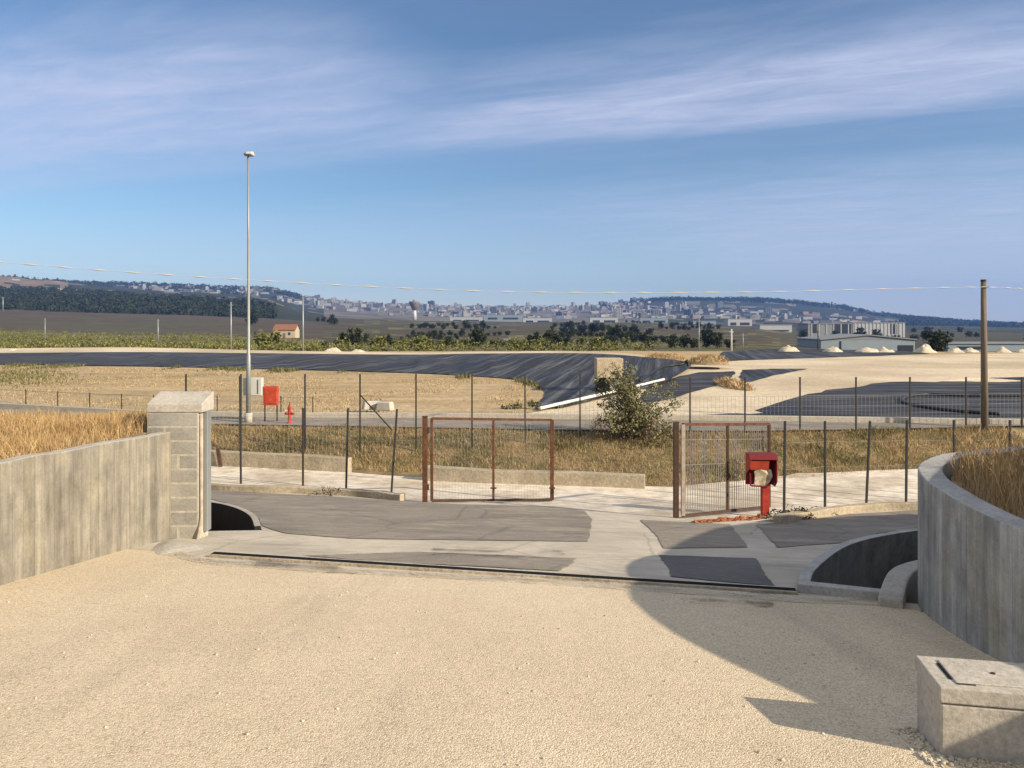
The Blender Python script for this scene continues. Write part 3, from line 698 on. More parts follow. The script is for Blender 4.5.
# drain channel
a, b = hit(212,557.5), hit(796,595)
root = empty('drain_channel', a, 'long narrow dark slotted drain crossing the driveway in front of the gates', 'drain')
d = (b-a); n = 60; dn = Vector((d.x, d.y, 0)).normalized(); sd_ = Vector((-dn.y, dn.x, 0))
def strip(off, w, dz, h, name, mat):
    mb = MB()
    for i in range(n):
        p, q = a.lerp(b, i/n)+sd_*off, a.lerp(b, (i+1)/n)+sd_*off
        pz_, qz_ = zn(p.x, p.y)+dz, zn(q.x, q.y)+dz
        P4 = [(p+sd_*w/2), (p-sd_*w/2), (q-sd_*w/2), (q+sd_*w/2)]
        zz = [pz_, pz_, qz_, qz_]
        t4 = [(v.x, v.y, z_) for v, z_ in zip(P4, zz)]; b4 = [(v.x, v.y, z_-h) for v, z_ in zip(P4, zz)]
        mb.quad(*t4[::-1]); mb.quad(b4[0], b4[3], t4[3], t4[0]); mb.quad(b4[2], b4[1], t4[1], t4[2])
    return mb.build(name, mat, root)
strip(0, .11, .055, .08, 'slot', M['dark_hole'])
strip(.078, .04, .060, .08, 'edge_rail', M['concrete']); strip(-.078, .04, .050, .08, 'edge_rail', M['concrete_dirty'])

# inspection chamber at the right front
BR = R(-10.7); bw, bd = .64, .387; bcx = 2.228+math.cos(BR)*bw/2+math.sin(BR)*bd/2; bcy = 4.262+math.sin(BR)*bw/2-math.cos(BR)*bd/2
def bl(x, y): return (bcx+x*math.cos(BR)-y*math.sin(BR), bcy+x*math.sin(BR)+y*math.cos(BR))
zg = zn(bcx, bcy)
root = empty('inspection_chamber', (bcx, bcy, zg), 'small square concrete inspection chamber with a heavy lid in the right foreground', 'utility box')
ztop = -.225
mb = MB(); mb.box((bcx, bcy, (zg-.2+ztop-.088)/2), (bw-.016, bd-.016, ztop-.088-zg+.2), BR); mb.build('body', M['concrete'], root, bevel=.01, seg=2)
mb = MB(); mb.box((bcx, bcy, ztop-.041), (bw, bd, .082), BR); lid = mb.build('lid', M['concrete'], root, bevel=.008, seg=2)
mb = MB(); mb.box((bcx, bcy, ztop+.003), (bw-.19, bd-.12, .010), BR); mb.build('inset_panel', M['concrete'], lid, bevel=.004)
for sx in (-1, 1):
    q = bl(sx*(bw/2-.085), 0); mb = MB(); mb.box((q[0], q[1], ztop+.002), (.012, .19, .005), BR); mb.build('lifting_slot', M['dark_hole'], lid)
    q = bl(sx*(bw/2-.14), -bd/2+.05); mb = MB(); mb.box((q[0], q[1], ztop+.002), (.09, .008, .005), BR); mb.build('seam', M['dark_steel'], lid)
mb = MB(); mb.tube([(bcx, bcy, ztop+.006), (bcx, bcy, ztop+.013)], .012, 8); mb.build('lifting_eye', M['rust_dark'], lid)
# loose stones round its foot
mb = MB()
def stone(mb, p, r):
    n = len(mb.v); bm = bmesh.new(); bmesh.ops.create_icosphere(bm, subdivisions=1, radius=r)
    off = Vector((random.random()*9, random.random()*9, 0)); sc = Vector((random.uniform(.8,1.3), random.uniform(.8,1.3), random.uniform(.5,.9)))
    for v in bm.verts:
        k = 1+.35*noise.noise(v.co/r*1.3+off); mb.v.append((p[0]+v.co.x*k*sc.x, p[1]+v.co.y*k*sc.y, p[2]+v.co.z*k*sc.z))
    for f in bm.faces: mb.f.append(tuple(n+v.index for v in f.verts)); mb.mi.append(0)
    bm.free()
for i in range(420):
    if i < 260:
        if random.random() < .5: x, y = bl(random.uniform(-bw/2-.1, bw/2), -bd/2-abs(random.gauss(0, .06)))
        else: x, y = bl(-bw/2-abs(random.gauss(0, .06)), random.uniform(-bd/2-.1, bd/2))
        r = random.uniform(.006, .017)
    else: x, y = random.uniform(-4.5, 3.2), random.uniform(3.3, 7.5); r = random.uniform(.005, .012)
    stone(mb, (x, y, zn(x, y)+.03+r*.3), r)
tag(mb.build('loose_stones', M['heap'], smooth=True), 'loose pale pebbles scattered on the gravel', 'pebbles', kind='stuff')

# ------------------------------------------------------------------ kerbs and plinths
def kerb(name, path, w, h, mat, label, cat, zf=zn, side=1, rough=.0):
    o = wall_mesh(name, path, w, lambda p, s: zf(p.x, p.y)+h+rough*noise.noise(p*2.2), lambda p: zf(p.x, p.y)-.3, mat, side, None, mat, .015)
    return tag(o, label, cat)
kerb('concrete_kerb', catmull([hit(*p) for p in ((120,484),(206,491),(300,494.5),(350,497),(400,502))], 8), .18, .16, M['concrete_dirty'], 'dirty tan concrete kerb under the left stretch of the near fence', 'kerb', rough=.03)
kerb('concrete_kerb', catmull([hit(*p) for p in ((782,525),(810,520),(850,514),(900,511),(1000,512))], 8), .18, .17, M['concrete_dirty'], 'low tan concrete kerb beneath the fence right of the red pedestal', 'kerb', rough=.02)
kerb('concrete_plinth', [hit(u, v) for u, v in ((150,462),(206,465.5),(260,468),(310,470.5),(347,472.5))], .3, .42, M['concrete_dirty'], 'low crumbling concrete plinth at the foot of the bank, left of the rusty gate post', 'plinth', rough=.05)
kerb('concrete_plinth', [hit(u, v) for u, v in ((425,481),(500,484),(570,486),(645,489))], .3, .34, M['concrete_dirty'], 'low rough concrete plinth behind the open rusty gate leaf', 'plinth', rough=.08)
kp = []
for (u1, v1), (u2, v2) in zip(kerb_px, kerb_px[1:]):
    for t in range(10): kp.append(pl(u1+(u2-u1)*t/10, v1+(v2-v1)*t/10))
kerb('road_kerb', kp, .22, .20, M['mortar'], 'long pale kerb along the far edge of the upper asphalt road', 'kerb', zf=lambda x, y: UP)

# ------------------------------------------------------------------ gates
rust, rd = M['rust'], M['rust_dark']
def zrail(p, h): return Vector((p.x, p.y, p.z+h))
g0 = hit(425, 503); g1 = Vector((g0.x+.12, g0.y-.03, 0)); gl_d = Vector((.94, -.10, 0)).normalized()
kk = 1.0
d2 = 17.7; g2 = Vector(((552-512)/F*d2, d2, 0)); g2.z = zn(g2.x, g2.y)
H = 84/F*g0.y
root = empty('gate_post', g0, 'thick rusty steel gate post at the left end of the open gate frame', 'gate post')
mb = MB(); mb.box((g0.x, g0.y, g0.z+H/2), (.105, .105, H+.1)); mb.build('post', rust, root, bevel=.006)
mb = MB(); mb.box((g0.x, g0.y, g0.z+H+.056), (.125, .125, .012)); mb.build('cap', rd, root)
for h in (.35, H-.25):
    mb = MB(); mb.tube([(g0.x+.07, g0.y-.02, g0.z+h-.06), (g0.x+.07, g0.y-.02, g0.z+h+.06)], .022); mb.build('hinge', rd, root)
f0 = Vector((g0.x+.15, g0.y-.02, zn(g0.x+.15, g0.y-.02)+.06)); f1 = Vector((g2.x, g2.y, g2.z+.05))
root = empty('gate_leaf', f0, 'rusty empty gate frame with two open bays, left of the driveway opening', 'gate')
zt0 = EYE-(418.5-VH)/F*f0.y; zt1 = EYE-(420-VH)/F*f1.y
fm = f0.lerp(f1, .5); ztm = (zt0+zt1)/2
for p, zt, w in ((f0, zt0, .06), (fm, ztm, .05), (f1, zt1, .085)):
    mb = MB(); mb.bar(p, (p.x, p.y, zt), w); mb.build('stile', rust, root, bevel=.004)
mb = MB(); mb.bar((f0.x, f0.y, zt0), (f1.x, f1.y, zt1), .05); mb.build('top_rail', rust, root)
mb = MB(); mb.bar(f0, f1, .05); mb.build('bottom_rail', rd, root)
for p in (fm, f1):
    mb = MB(); mb.bar((p.x-.07, p.y-.05, p.z+.28), (p.x+.07, p.y-.05, p.z+.28), .03); mb.build('latch', rd, root)
mb = MB()
for k in range(40):
    p = f0.lerp(f1, (k+.5)/40); mb.bar((p.x, p.y, p.z+.03), (p.x, p.y, zt0+(zt1-zt0)*k/40), .004)
mb.build('wire_mesh', M['galv'], root)
r0 = hit(676, 518.5)
root = empty('gate_post', r0, 'rusty steel gate post at the right edge of the driveway opening', 'gate post')
HR = (518.5-424)/F*r0.y
mb = MB(); mb.box((r0.x, r0.y, r0.z+HR/2), (.10, .10, HR+.06)); mb.build('post', rd, root, bevel=.006)
mb = MB(); mb.box((r0.x, r0.y, r0.z+HR+.038), (.12, .12, .012)); mb.build('cap', rust, root)
s0 = Vector((r0.x+.14, r0.y+.02, r0.z+.05)); dR = 17.05; s1 = Vector(((769-512)/F*dR, dR, 0)); s1.z = zn(s1.x, s1.y)+.08
root = empty('gate_leaf', s0, 'rusty gate leaf filled with closely spaced vertical bars behind the red pedestal', 'gate')
zt0 = EYE-(424.5-VH)/F*s0.y; zt1 = EYE-(424-VH)/F*s1.y; sm = s0.lerp(s1, .49)
for p, zt, w, mt in ((s0, zt0, .07, M['rust_pale']), (sm, (zt0+zt1)/2, .05, rd), (s1, zt1, .06, rd)):
    mb = MB(); mb.bar(p, (p.x, p.y, zt), w); mb.build('stile', mt, root, bevel=.004)
mb = MB(); mb.bar((s0.x, s0.y, zt0), (s1.x, s1.y, zt1), .055); mb.build('top_rail', rust, root)
mb = MB(); mb.bar(s0, s1, .05); mb.build('bottom_rail', rd, root)
mb = MB(); mb.bar((sm.x-.04, sm.y-.05, sm.z+.75), (sm.x+.04, sm.y-.05, sm.z+.75), .04, .1); mb.build('latch', rd, root)
for i, (pa, pb) in enumerate(((s0, sm), (sm, s1))):
    mb = MB()
    for k in range(1, 19):
        p = pa.lerp(pb, k/19); mb.bar((p.x, p.y, p.z), (p.x, p.y, (zt0+zt1)/2), .011)
    for h in (.5, 1.0, 1.5): mb.bar((pa.x, pa.y, pa.z+h), (pb.x, pb.y, pb.z+h), .008)
    mb.build('bar_panel', M['old_wire'], root)

# ------------------------------------------------------------------ red pedestal
p0 = hit(765, 517); x, y, z = p0
root = empty('intercom_pedestal', p0, 'red steel pedestal with a broken hooded box beside the barred gate leaf', 'pedestal')
S = y/F
mb = MB(); mb.box((x, y, z+.33), (.15, .12, .72)); mb.build('post', M['red'], root, bevel=.008)
mb = MB(); mb.box((x, y, z+.02), (.26, .22, .05)); mb.build('foot_plate', M['concrete_dirty'], root, bevel=.01)
cz = EYE-(470-VH)/F*y; cx = (761.5-512)/F*y; w, h, dp = .55, .66, .34
hd = MB(); 
hd.box((cx, y+dp/2, cz), (w, .02, h))
hd.build('back_plate', M['red_dark'], root)
mb = MB(); prism(mb, [(y+dp/2, cz+h/2), (y-dp/2+.1, cz+h/2), (y-dp/2, cz+h/2-.1), (y-dp/2, cz-h/2+.12), (y-dp/2+.12, cz-h/2), (y+dp/2, cz-h/2)], cx+w/2-.025, cx+w/2); mb.build('side_panel', M['red_dark'], root, bevel=.004)
mb = MB(); prism(mb, [(y+dp/2, cz+h/2), (y-dp/2+.1, cz+h/2), (y-dp/2, cz+h/2-.1), (y-dp/2+.06, cz+.06), (y+dp/2, cz-.1)], cx-w/2, cx-w/2+.02); mb.build('side_panel', M['red_bright'], root, bevel=.004)
mb = MB(); prism(mb, [(y+dp/2, cz+h/2+.012), (y-dp/2+.1, cz+h/2+.012), (y-dp/2-.01, cz+h/2-.09), (y-dp/2, cz+h/2-.1), (y-dp/2+.1, cz+h/2-.004), (y+dp/2, cz+h/2-.004)], cx-w/2-.01, cx+w/2+.01); mb.build('hood', M['red_dark'], root)
mb = MB(); prism(mb, [(y-dp/2+.02, cz+h/2-.12), (y-dp/2+.04, cz+h/2-.12), (y-dp/2+.10, cz+.02), (y-dp/2+.08, cz+.02)], cx-w/2+.02, cx+w/2-.16); mb.build('front_flap', M['red_bright'], root)
prof = [(-.17,-.30),(.06,-.33),(.14,-.22),(.20,-.12),(.17,.02),(.05,.06),(-.04,.02),(-.10,.04),(-.17,-.02),(-.15,-.12)]
mb = MB(); ya = y-dp/2+.09
A = [(cx+px_, ya+.02*math.sin(px_*30), cz+pz_) for px_, pz_ in prof]; B_ = [(a_[0], a_[1]+.03, a_[2]) for a_ in A]
mb.poly(A); mb.poly(B_[::-1])
for i in range(len(A)): mb.quad(A[i], B_[i], B_[(i+1)%len(A)], A[(i+1)%len(A)])
mb.build('broken_panel', M['panel_cream'], root)
mb = MB(); mb.bar((cx-w/2+.04, y-dp/2+.1, cz-h/2+.02), (cx+.1, y-dp/2+.1, cz-h/2-.0), .03); mb.bar((cx-w/2+.03, y-dp/2+.1, cz-h/2+.02), (cx-w/2+.02, y-dp/2+.1, cz-.05), .025); mb.build('frame_edge', M['red_dark'], root)
# orange netting lying under the barred leaf
mb = MB(); N1 = 60
pa, pb = hit(694, 524), hit(764, 519)
for i in range(N1):
    for s_ in (0, 1):
        pass
rowsN = []
for i in range(N1+1):
    q = pa.lerp(pb, i/N1); row = []
    for k in range(7):
        yy = q.y-.1+k*.055+.12*noise.noise(Vector((i*.2, k, 2))); xx = q.x+.08*noise.noise(Vector((i*.3, k*.7, 9)))
        row.append((xx, yy, zn(xx, yy)+.03+.09*abs(noise.noise(Vector((i*.25, k*.6, 4)))) * (1 if 0 < k < 6 else .1)))
    rowsN.append(row)
for i in range(N1):
    for k in range(6):
        if noise.noise(Vector((i*.5, k*.9, 0))) > -.25: mb.quad(rowsN[i][k], rowsN[i+1][k], rowsN[i+1][k+1], rowsN[i][k+1])
o = mb.build('plastic_netting', M['orange']); sol = o.modifiers.new('solid', 'SOLIDIFY'); sol.thickness = .012
tag(o, 'crumpled orange plastic netting lying on the ground under the barred gate leaf', 'netting')

# ------------------------------------------------------------------ near fences (thick posts, thin wires)
def near_fence(posts, label, wires=(.35, .9, 1.45), lean=0):
    pts = [hit(u, vb) for u, vb, vt, dx in posts]; root = empty('wire_fence', pts[0], label, 'fence'); tops = []
    for p, (u, vb, vt, dx) in zip(pts, posts):
        zt = EYE-(vt-VH)/F*p.y; tp = Vector((p.x+dx*p.y/F, p.y, zt)); tops.append(tp)
        mb = MB(); mb.bar((p.x, p.y, p.z-.1), tp, .046); mb.build('post', M['dark_steel'], root, bevel=.004)
    for h in wires:
        mb = MB()
        for i in range(len(pts)-1):
            a_, b_ = pts[i].lerp(tops[i], h/1.9), pts[i+1].lerp(tops[i+1], h/1.9); m_ = (a_+b_)/2-Vector((0,0,.02))
            mb.tube([a_, m_, b_], .003, 4)
        mb.build('wire', M['galv'], root)
    return pts, tops
near_fence([(180,480.5,405,0),(241,484,376,-1),(303,487,408,0),(346,490,408,2),(391,494.5,409,6)], 'sparse wire fence on dark steel posts left of the rusty gate')
near_fence([(784,513,421,1),(825,507.5,421,0),(866,506,421,4),(906,504,420,1),(954,503,420,0),(1010,502,420,0)], 'sparse wire fence on dark steel posts right of the red pedestal')
# far fence with mesh, on the bank
fy = [(-40,26.6),(241,24.7),(360,24.2),(472,24.0),(580,24.7),(690,25.2),(800,25.6),(910,26.0),(1022,26.6),(1100,27.0)]
root = None; prev = None
for i, u in enumerate((186,241,305,360,416,472,525,580,634,690,745,800,856,910,966,1022,1078)):
    d = pw(fy, u); x = (u-512)/F*d; z = zn(x, d)
    if root is None: root = empty('mesh_fence', (x, d, z), 'long tall mesh fence on thin posts along the bank below the upper road', 'fence')
    zt = EYE-((374 if u < 600 else 377)-VH)/F*d
    mb = MB(); mb.bar((x, d, z-.2), (x, d, zt), .045); mb.build('post', M['dark_steel'], root)
    if i == 3:
        mb = MB(); e = at(392, 430, d-.2); mb.bar((x, d, zt-.65), (e.x, e.y, max(e.z, zn(e.x, e.y)-.1)), .035); mb.build('brace', M['dark_steel'], root)
    if prev:
        mb = MB(); px_, pd_, pz_ = prev; nb = 14
        for k in range(nb):
            t = (k+.5)/nb; xx = px_+(x-px_)*t; yy = pd_+(d-pd_)*t; zz = zn(xx, yy); mb.bar((xx, yy, zz-.05), (xx, yy, zz+1.15), .006)
        for h in (.3, .8, 1.14): mb.bar((px_, pd_, zn(px_, pd_)+h), (x, d, zn(x, d)+h), .006)
        mb.build('mesh_panel', M['galv'], root)
    prev = (x, d, z)
# low fence on the kerb at left
root = empty('low_fence', pl(0, 408), 'low fine mesh fence along the kerb of the upper road behind the block pillar', 'fence')
for i in range(12):
    u = -40+i*32; pr = None
    v = pw(list(kerb_px), u); p = pl(u, v)+Vector((0,.12,0))
    v2 = pw(list(kerb_px), u+32); q = pl(u+32, v2)+Vector((0,.12,0))
    mb = MB(); mb.bar((p.x, p.y, UP), (p.x, p.y, UP+.80), .03); mb.build('post', M['dark_steel'], root)
    if i < 11:
        mb = MB()
        for k in range(10):
            r_ = p.lerp(q, k/10); mb.bar((r_.x, r_.y, UP+.15), (r_.x, r_.y, UP+.75), .009)
        mb.bar((p.x, p.y, UP+.76), (q.x, q.y, UP+.76), .015); mb.build('mesh_panel', M['old_wire'], root)

# ------------------------------------------------------------------ lamp, cabinets, hydrant, poles
d = 27.6; x = (248.5-512)/F*d; z = UP; zt = EYE-(156-VH)/F*d
root = empty('street_lamp', (x, d, z), 'tall tapered galvanised lamp post with a small floodlight head above the dry field', 'street lamp')
mb = MB(); mb.tube([(x, d, z-.2), (x, d, z+2.4), (x, d, z+2.45), (x, d, zt-3), (x-.02, d, zt)], [.09, .08, .058, .042, .03], 14); mb.build('pole', M['galv_pole'], root, smooth=True)
mb = MB(); mb.tube([(x, d, z-.05), (x, d, z+.35)], .14, 12); mb.build('base_collar', M['concrete'], root, smooth=True)
mb = MB(); mb.box((x-.09, d-.05, zt+.05), (.10, .14, .11)); mb.build('bracket', M['galv_pole'], root, bevel=.02)
mb = MB(); prism(mb, [(d-.2, zt+.02), (d+.15, zt+.02), (d+.15, zt+.11), (d+.02, zt+.17), (d-.2, zt+.09)], x-.04, x+.17); mb.build('lamp_head', M['white_paint'], root, bevel=.02)
mb = MB(); mb.box((x+.065, d-.03, zt+.008), (.16, .28, .02)); mb.build('lens', M['lamp_glass'], root)
mb = MB(); mb.box((x+.10, d+.22, EYE-(387-VH)/F*d), (.68, .22, .64)); cb = mb.build('meter_cabinet', M['white_paint'], root, bevel=.015)
mb = MB(); mb.box((x+.30, d+.1, EYE-(387-VH)/F*d), (.02, .015, .5)); mb.build('door_seam', M['dark_steel'], cb)
d = 27.9; x = (271-512)/F*d; zc = EYE-(395.5-VH)/F*d
root = empty('hose_cabinet', (x, d, UP), 'red fire hose cabinet on two thin legs beside the lamp post', 'hose cabinet')
mb = MB(); mb.box((x, d, zc), (.50, .22, .68)); mb.build('cabinet', M['red_bright'], root, bevel=.015)
mb = MB(); mb.box((x+.02, d-.115, zc), (.4, .012, .56)); mb.build('door', M['red_bright'], root, bevel=.004)
for sx in (-.22, .22):
    mb = MB(); mb.bar((x+sx, d, UP-.1), (x+sx, d, zc-.34), .04); mb.build('leg', M['dark_steel'], root)
d = 27.3; x = (289.5-512)/F*d
root = empty('fire_hydrant', (x, d, UP), 'small red fire hydrant standing by the upper road right of the hose cabinet', 'hydrant')
mb = MB(); mb.tube([(x, d, UP-.05), (x, d, UP+.05), (x, d, UP+.06), (x, d, UP+.5), (x, d, UP+.56), (x, d, UP+.64)], [.10, .10, .055, .055, .075, .02], 12); mb.build('barrel', M['red'], root, smooth=True)
for sx in (-1, 1):
    mb = MB(); mb.tube([(x+sx*.05, d, UP+.36), (x+sx*.16, d, UP+.36)], .045, 10); mb.build('outlet', M['red'], root, smooth=True)
mb = MB(); mb.tube([(x, d, UP+.62), (x, d, UP+.76)], .025, 6); mb.build('valve_stem', M['red'], root)
# wooden pole and cable
d = 26.2; x = (983.5-512)/F*d; z = zn(x, d); zt = EYE-(281-VH)/F*d
root = empty('utility_pole', (x, d, z), 'weathered wooden utility pole carrying the pale cable at the right', 'utility pole')
mb = MB(); mb.tube([(x+.04, d, z-.3), (x+.02, d, z+2.5), (x, d, zt)], [.115, .10, .082], 12); mb.build('pole', M['wood'], root, smooth=True)
mb = MB(); mb.tube([(x, d, zt-.02), (x, d, zt+.05)], .09, 12); mb.build('cap', M['dark_steel'], root)
mb = MB(); mb.bar((x-.14, d-.1, zt-.2), (x+.14, d-.1, zt-.2), .04); mb.build('cable_clamp', M['galv_pole'], root)
pts = catmull([at(-250,236,20), at(0,262,21.3), at(250,280,22.5), at(500,291.5,23.6), at(750,292,24.8), at(982,287.3,26.1), at(1080,293.5,26.8), at(1300,300,28)], 110)
mb = MB(); mb.tube(pts, [-.0+.007+.016*max(0, math.sin(i*.42)) for i in range(len(pts))], 5)
tag(mb.build('overhead_cable', M['cable'], smooth=True), 'pale twisted overhead cable sagging across the whole view to the wooden pole', 'cable')
# distant poles: (u, v top, v base, d, radius, mat, label)
for u, vt_, vb_, d, r_, mt, lab in (
    (303,297,351,96,.12,'galv_pole','pale concrete pole just right of the small farmhouse'),
    (231,302,352,100,.12,'galv_pole','slim grey pole in the green scrub left of the tall lamp post'),
    (158,319,340,170,.16,'galv_pole','short grey pole in the green scrub at centre left'),
    (45,318,338,180,.12,'galv_pole','short pale pole in the green scrub at far left'),
    (699,319,350,105,.08,'galv_pole','thin white pole above the tan mound near the middle right'),
    (731.5,329,350,105,.13,'white_paint','stubby pale pole standing right of the tan mound'),
    (743,333,349,140,.1,'galv_pole','faint thin pole right of the stubby pale one'),
    (818,330,351,150,.14,'rust_dark','dark thin pole at the left end of the blue-grey shed'),
    (3,297,312,700,.5,'galv_pole','grey pylon-like pole in front of the dark grove at the left edge')):
    p = at(u, vb_, d); p.z = min(p.z, terr_xy(p.x, p.y)); zt = EYE-(vt_-VH)/F*d
    root = empty('utility_pole', p, lab, 'utility pole')
    mb = MB(); mb.tube([(p.x, d, p.z-.5), (p.x, d, zt)], [r_, r_*.75], 8); mb.build('pole', M[mt], root, smooth=True)
    mb = MB(); mb.bar((p.x-r_*2.2, d, zt-.4), (p.x+r_*2.2, d, zt-.4), r_*.7); mb.build('crossbar', M[mt], root)

# ------------------------------------------------------------------ landfill odds and ends
CD = 39.5; p = at(610, 386, CD)
root = empty('concrete_chamber', p, 'cream concrete chamber with a dark opening standing on the black basin slope', 'concrete chamber')
mb = MB(); mb.box((p.x, p.y+.6, EYE-(368.3-VH)/F*CD), (1.36, 1.2, 1.0)); mb.build('chamber', M['cream'], root, bevel=.02)
mb = MB(); mb.box((p.x+.33, p.y+.72, EYE-(385-VH)/F*CD-.35), (.62, .9, 1.35)); mb.build('plinth', M['concrete_grey'], root)
mb = MB(); mb.box((p.x-.34, p.y+.56, EYE-(384-VH)/F*CD-.22), (.66, 1.0, .95)); mb.build('opening', M['dark_hole'], root)
pp = [pl(540,411.5)+Vector((0,0,.13)), pl(564,407)+Vector((0,0,.18))]+[T[-1]*0+v for v in (Vector(T[-2])+Vector((0,0,.16)), Vector(T[-3])+Vector((0,0,.16)))]
mb = MB(); pts = catmull(pp, 16); mb.tube(pts, [.07+.01*noise.noise(q*3) for q in pts], 10)
tag(mb.build('white_pipe', M['pipe_white'], smooth=True), 'white plastic pipe lying along the edge of the black basin slope', 'pipe')
pp = [pl(640,386)+Vector((0,0,.3)), pl(662,378)+Vector((0,0,.7)), at(682,364,52), at(687,361,52), at(688,366,52)]
mb = MB(); mb.tube(catmull(pp, 8), .09, 8); tag(mb.build('black_hose', M['hose'], smooth=True), 'black hose with a raised end above the grey liner sheet', 'hose')
pp = [pl(u, v)+Vector((0,0,.12)) for u, v in ((1100,399),(1024,398),(960,397.5),(925,396.5),(908,399),(902,403),(912,407),(950,413),(1000,417))]
mb = MB(); mb.tube(catmull(pp, 8), .07, 6); tag(mb.build('black_hose', M['hose'], smooth=True), 'looped black hose lying on the dusty liner left of the wooden pole', 'hose')
def heap(name, c, rx, ry, h, mat, label, cat, group=None, seed=0, pw_=1.4):
    mb = MB(); nr, na = 10, 28
    for i in range(nr+1):
        r_ = i/nr
        for k in range(na):
            a = 2*math.pi*k/na; q = Vector((math.cos(a)*r_, math.sin(a)*r_, 0))
            rr_ = 1+.28*noise.noise(q*1.6+Vector((seed*3.1, 0, 0)))
            z_ = h*max(0, 1-r_**pw_)*(1+.45*noise.noise(q*2.2+Vector((0, seed*2.3, 5)))) + (.12*h*noise.noise(q*5+Vector((seed,0,0))) if i < nr else -.12*h)
            mb.v.append((c[0]+q.x*rx*rr_, c[1]+q.y*ry*rr_, c[2]+z_))
    for i in range(nr):
        for k in range(na):
            mb.f.append((i*na+k, (i+1)*na+k, (i+1)*na+(k+1)%na, i*na+(k+1)%na)); mb.mi.append(0)
    o = mb.build(name, mat, smooth=True); return tag(o, label, cat, group)
hl = [(333,351.5,11,4,'pale gravel heap on the berm, left one of the pair above the black slope'),
      (358,352,9,3,'pale gravel heap on the berm, right one of the pair above the black slope'),
      (789,350,10,5,'pale gravel heap standing alone left of the blue-grey shed'),
      (833,350.5,9,4.5,'pale gravel heap in front of the left end of the blue-grey shed'),
      (868,351,11,4.5,'pale gravel heap in front of the middle of the blue-grey shed'),
      (885,353,12,6,'broad pale gravel heap in front of the right half of the blue-grey shed'),
      (955,353,10,5.5,'pale gravel heap just left of the wooden pole, right of the dark tree'),
      (970,351,7,3,'small pale gravel heap tight against the left side of the wooden pole'),
      (1003,353,9,6,'white-topped gravel heap just right of the wooden pole'),
      (1021,354,9,5,'tan gravel heap at the right edge of the view'),
      (925,352,10,8,'whitish gravel heap beside the dark tree right of the blue-grey shed'),
      (12,352,8,4,'pale gravel heap on the berm at the left edge of the view')]
for i, (u, v, wpx, hpx, lab) in enumerate(hl):
    d = 98; c = at(u, v, d); c.z = max(c.z-.1, UP-.4) if u < 500 else at(u, v, d).z-.1
    heap('gravel_heap', c, wpx/F*d*1.1, wpx*.8/F*d, hpx/F*d*.85+.12, M['heap'], lab, 'gravel heap', 'gravel heaps at the landfill', i+1)
heap('earth_mound', pl(733,387)+Vector((0,0,-.1)), .75, 3.4, .55, M['mound'], 'tan earth hump on the cream gravel between the two small dark liner sheets', 'earth mound', seed=21)
heap('earth_mound', at(708,361,62)+Vector((0,0,-.15)), 1.7, 2.2, .62, M['mound'], 'tan grassy mound at the end of the black hose, below the thin white pole', 'earth mound', seed=24)
heap('earth_mound', at(664,358,72)+Vector((0,0,-.2)), 2.2, 3.0, .55, M['mound'], 'flat tan mound above the cream concrete chamber and the grey liner', 'earth mound', seed=27)
heap('earth_mound', pl(975,381.5)+Vector((0,0,-.1)), 4.5, 1.6, .35, M['cream'], 'low cream spoil bank on the far edge of the dusty liner behind the wooden pole', 'earth mound', seed=31)
# concrete rubble on the field
for (u, v, w_, h_, rz_, lab) in ((371,413.5,.62,.26,.4,'left of two pale concrete slabs lying by the kerb of the dry field'), (384,414.5,.5,.2,-.3,'right of two pale concrete slabs lying by the kerb of the dry field')):
    q = pl(u, v); mb = MB(); mb.box((q.x, q.y+.3, q.z+.3), (w_*1.3, .4, .34), rz_, taper=.85); tag(mb.build('concrete_slab', M['concrete'], bevel=.03), lab, 'slab')
# leaning stake by the plinth
q = hit(223, 466); mb = MB(); mb.bar((q.x, q.y-.15, q.z-.1), (q.x-.1, q.y-.15, q.z+.55), .09); tag(mb.build('leaning_stake', M['rust_dark']), 'short dark leaning stake at the plinth left of the lamp post', 'stake')

# ------------------------------------------------------------------ grass, bushes, trees
def blade(mb, p, h, w, lean, az):
    dx, dy = math.cos(az), math.sin(az); lx, ly = random.gauss(0, 1)*lean*h, random.gauss(0, 1)*lean*h
    a = (p[0]-dx*w/2, p[1]-dy*w/2, p[2]); b = (p[0]+dx*w/2, p[1]+dy*w/2, p[2])
    m1 = (p[0]+lx*.35-dx*w*.35, p[1]+ly*.35-dy*w*.35, p[2]+h*.6); m2 = (p[0]+lx*.35+dx*w*.35, p[1]+ly*.35+dy*w*.35, p[2]+h*.6)
    t = (p[0]+lx, p[1]+ly, p[2]+h); n = len(mb.v)
    mb.v += [a, b, m2, m1, t]; mb.f += [(n, n+1, n+2, n+3), (n+3, n+2, n+4)]; mb.mi += [0, 0]
def head(mb, p, h, w):                        # a seed head on a stalk
    for k in range(4):
        az = random.uniform(0, 6.28); r_ = w*random.uniform(.5, 1.2)
        q = (p[0]+random.gauss(0, w), p[1]+random.gauss(0, w), p[2]+random.uniform(-.12, .02)*h); blade(mb, q, .10*h, r_, .3, az)
def grass(name, n, sample, hr, w, mat, label, lean=.35, heads=False):
    mb = MB(); k = 0
    while k < n:
        p = sample()
        if p is None: continue
        h = random.uniform(*hr)*(.6+.8*max(0, .5+noise.noise(Vector((p[0]*.8, p[1]*.8, 11)))))
        blade(mb, p, h, w*random.uniform(.6, 1.4), lean, random.uniform(0, 3.14)); k += 1
        if heads and random.random() < .4: head(mb, (p[0], p[1], p[2]+h), h, w*1.4)
    return tag(mb.build(name, mat), label, 'grass', kind='stuff')
WL = [(p.x, p.y) for p in rw]
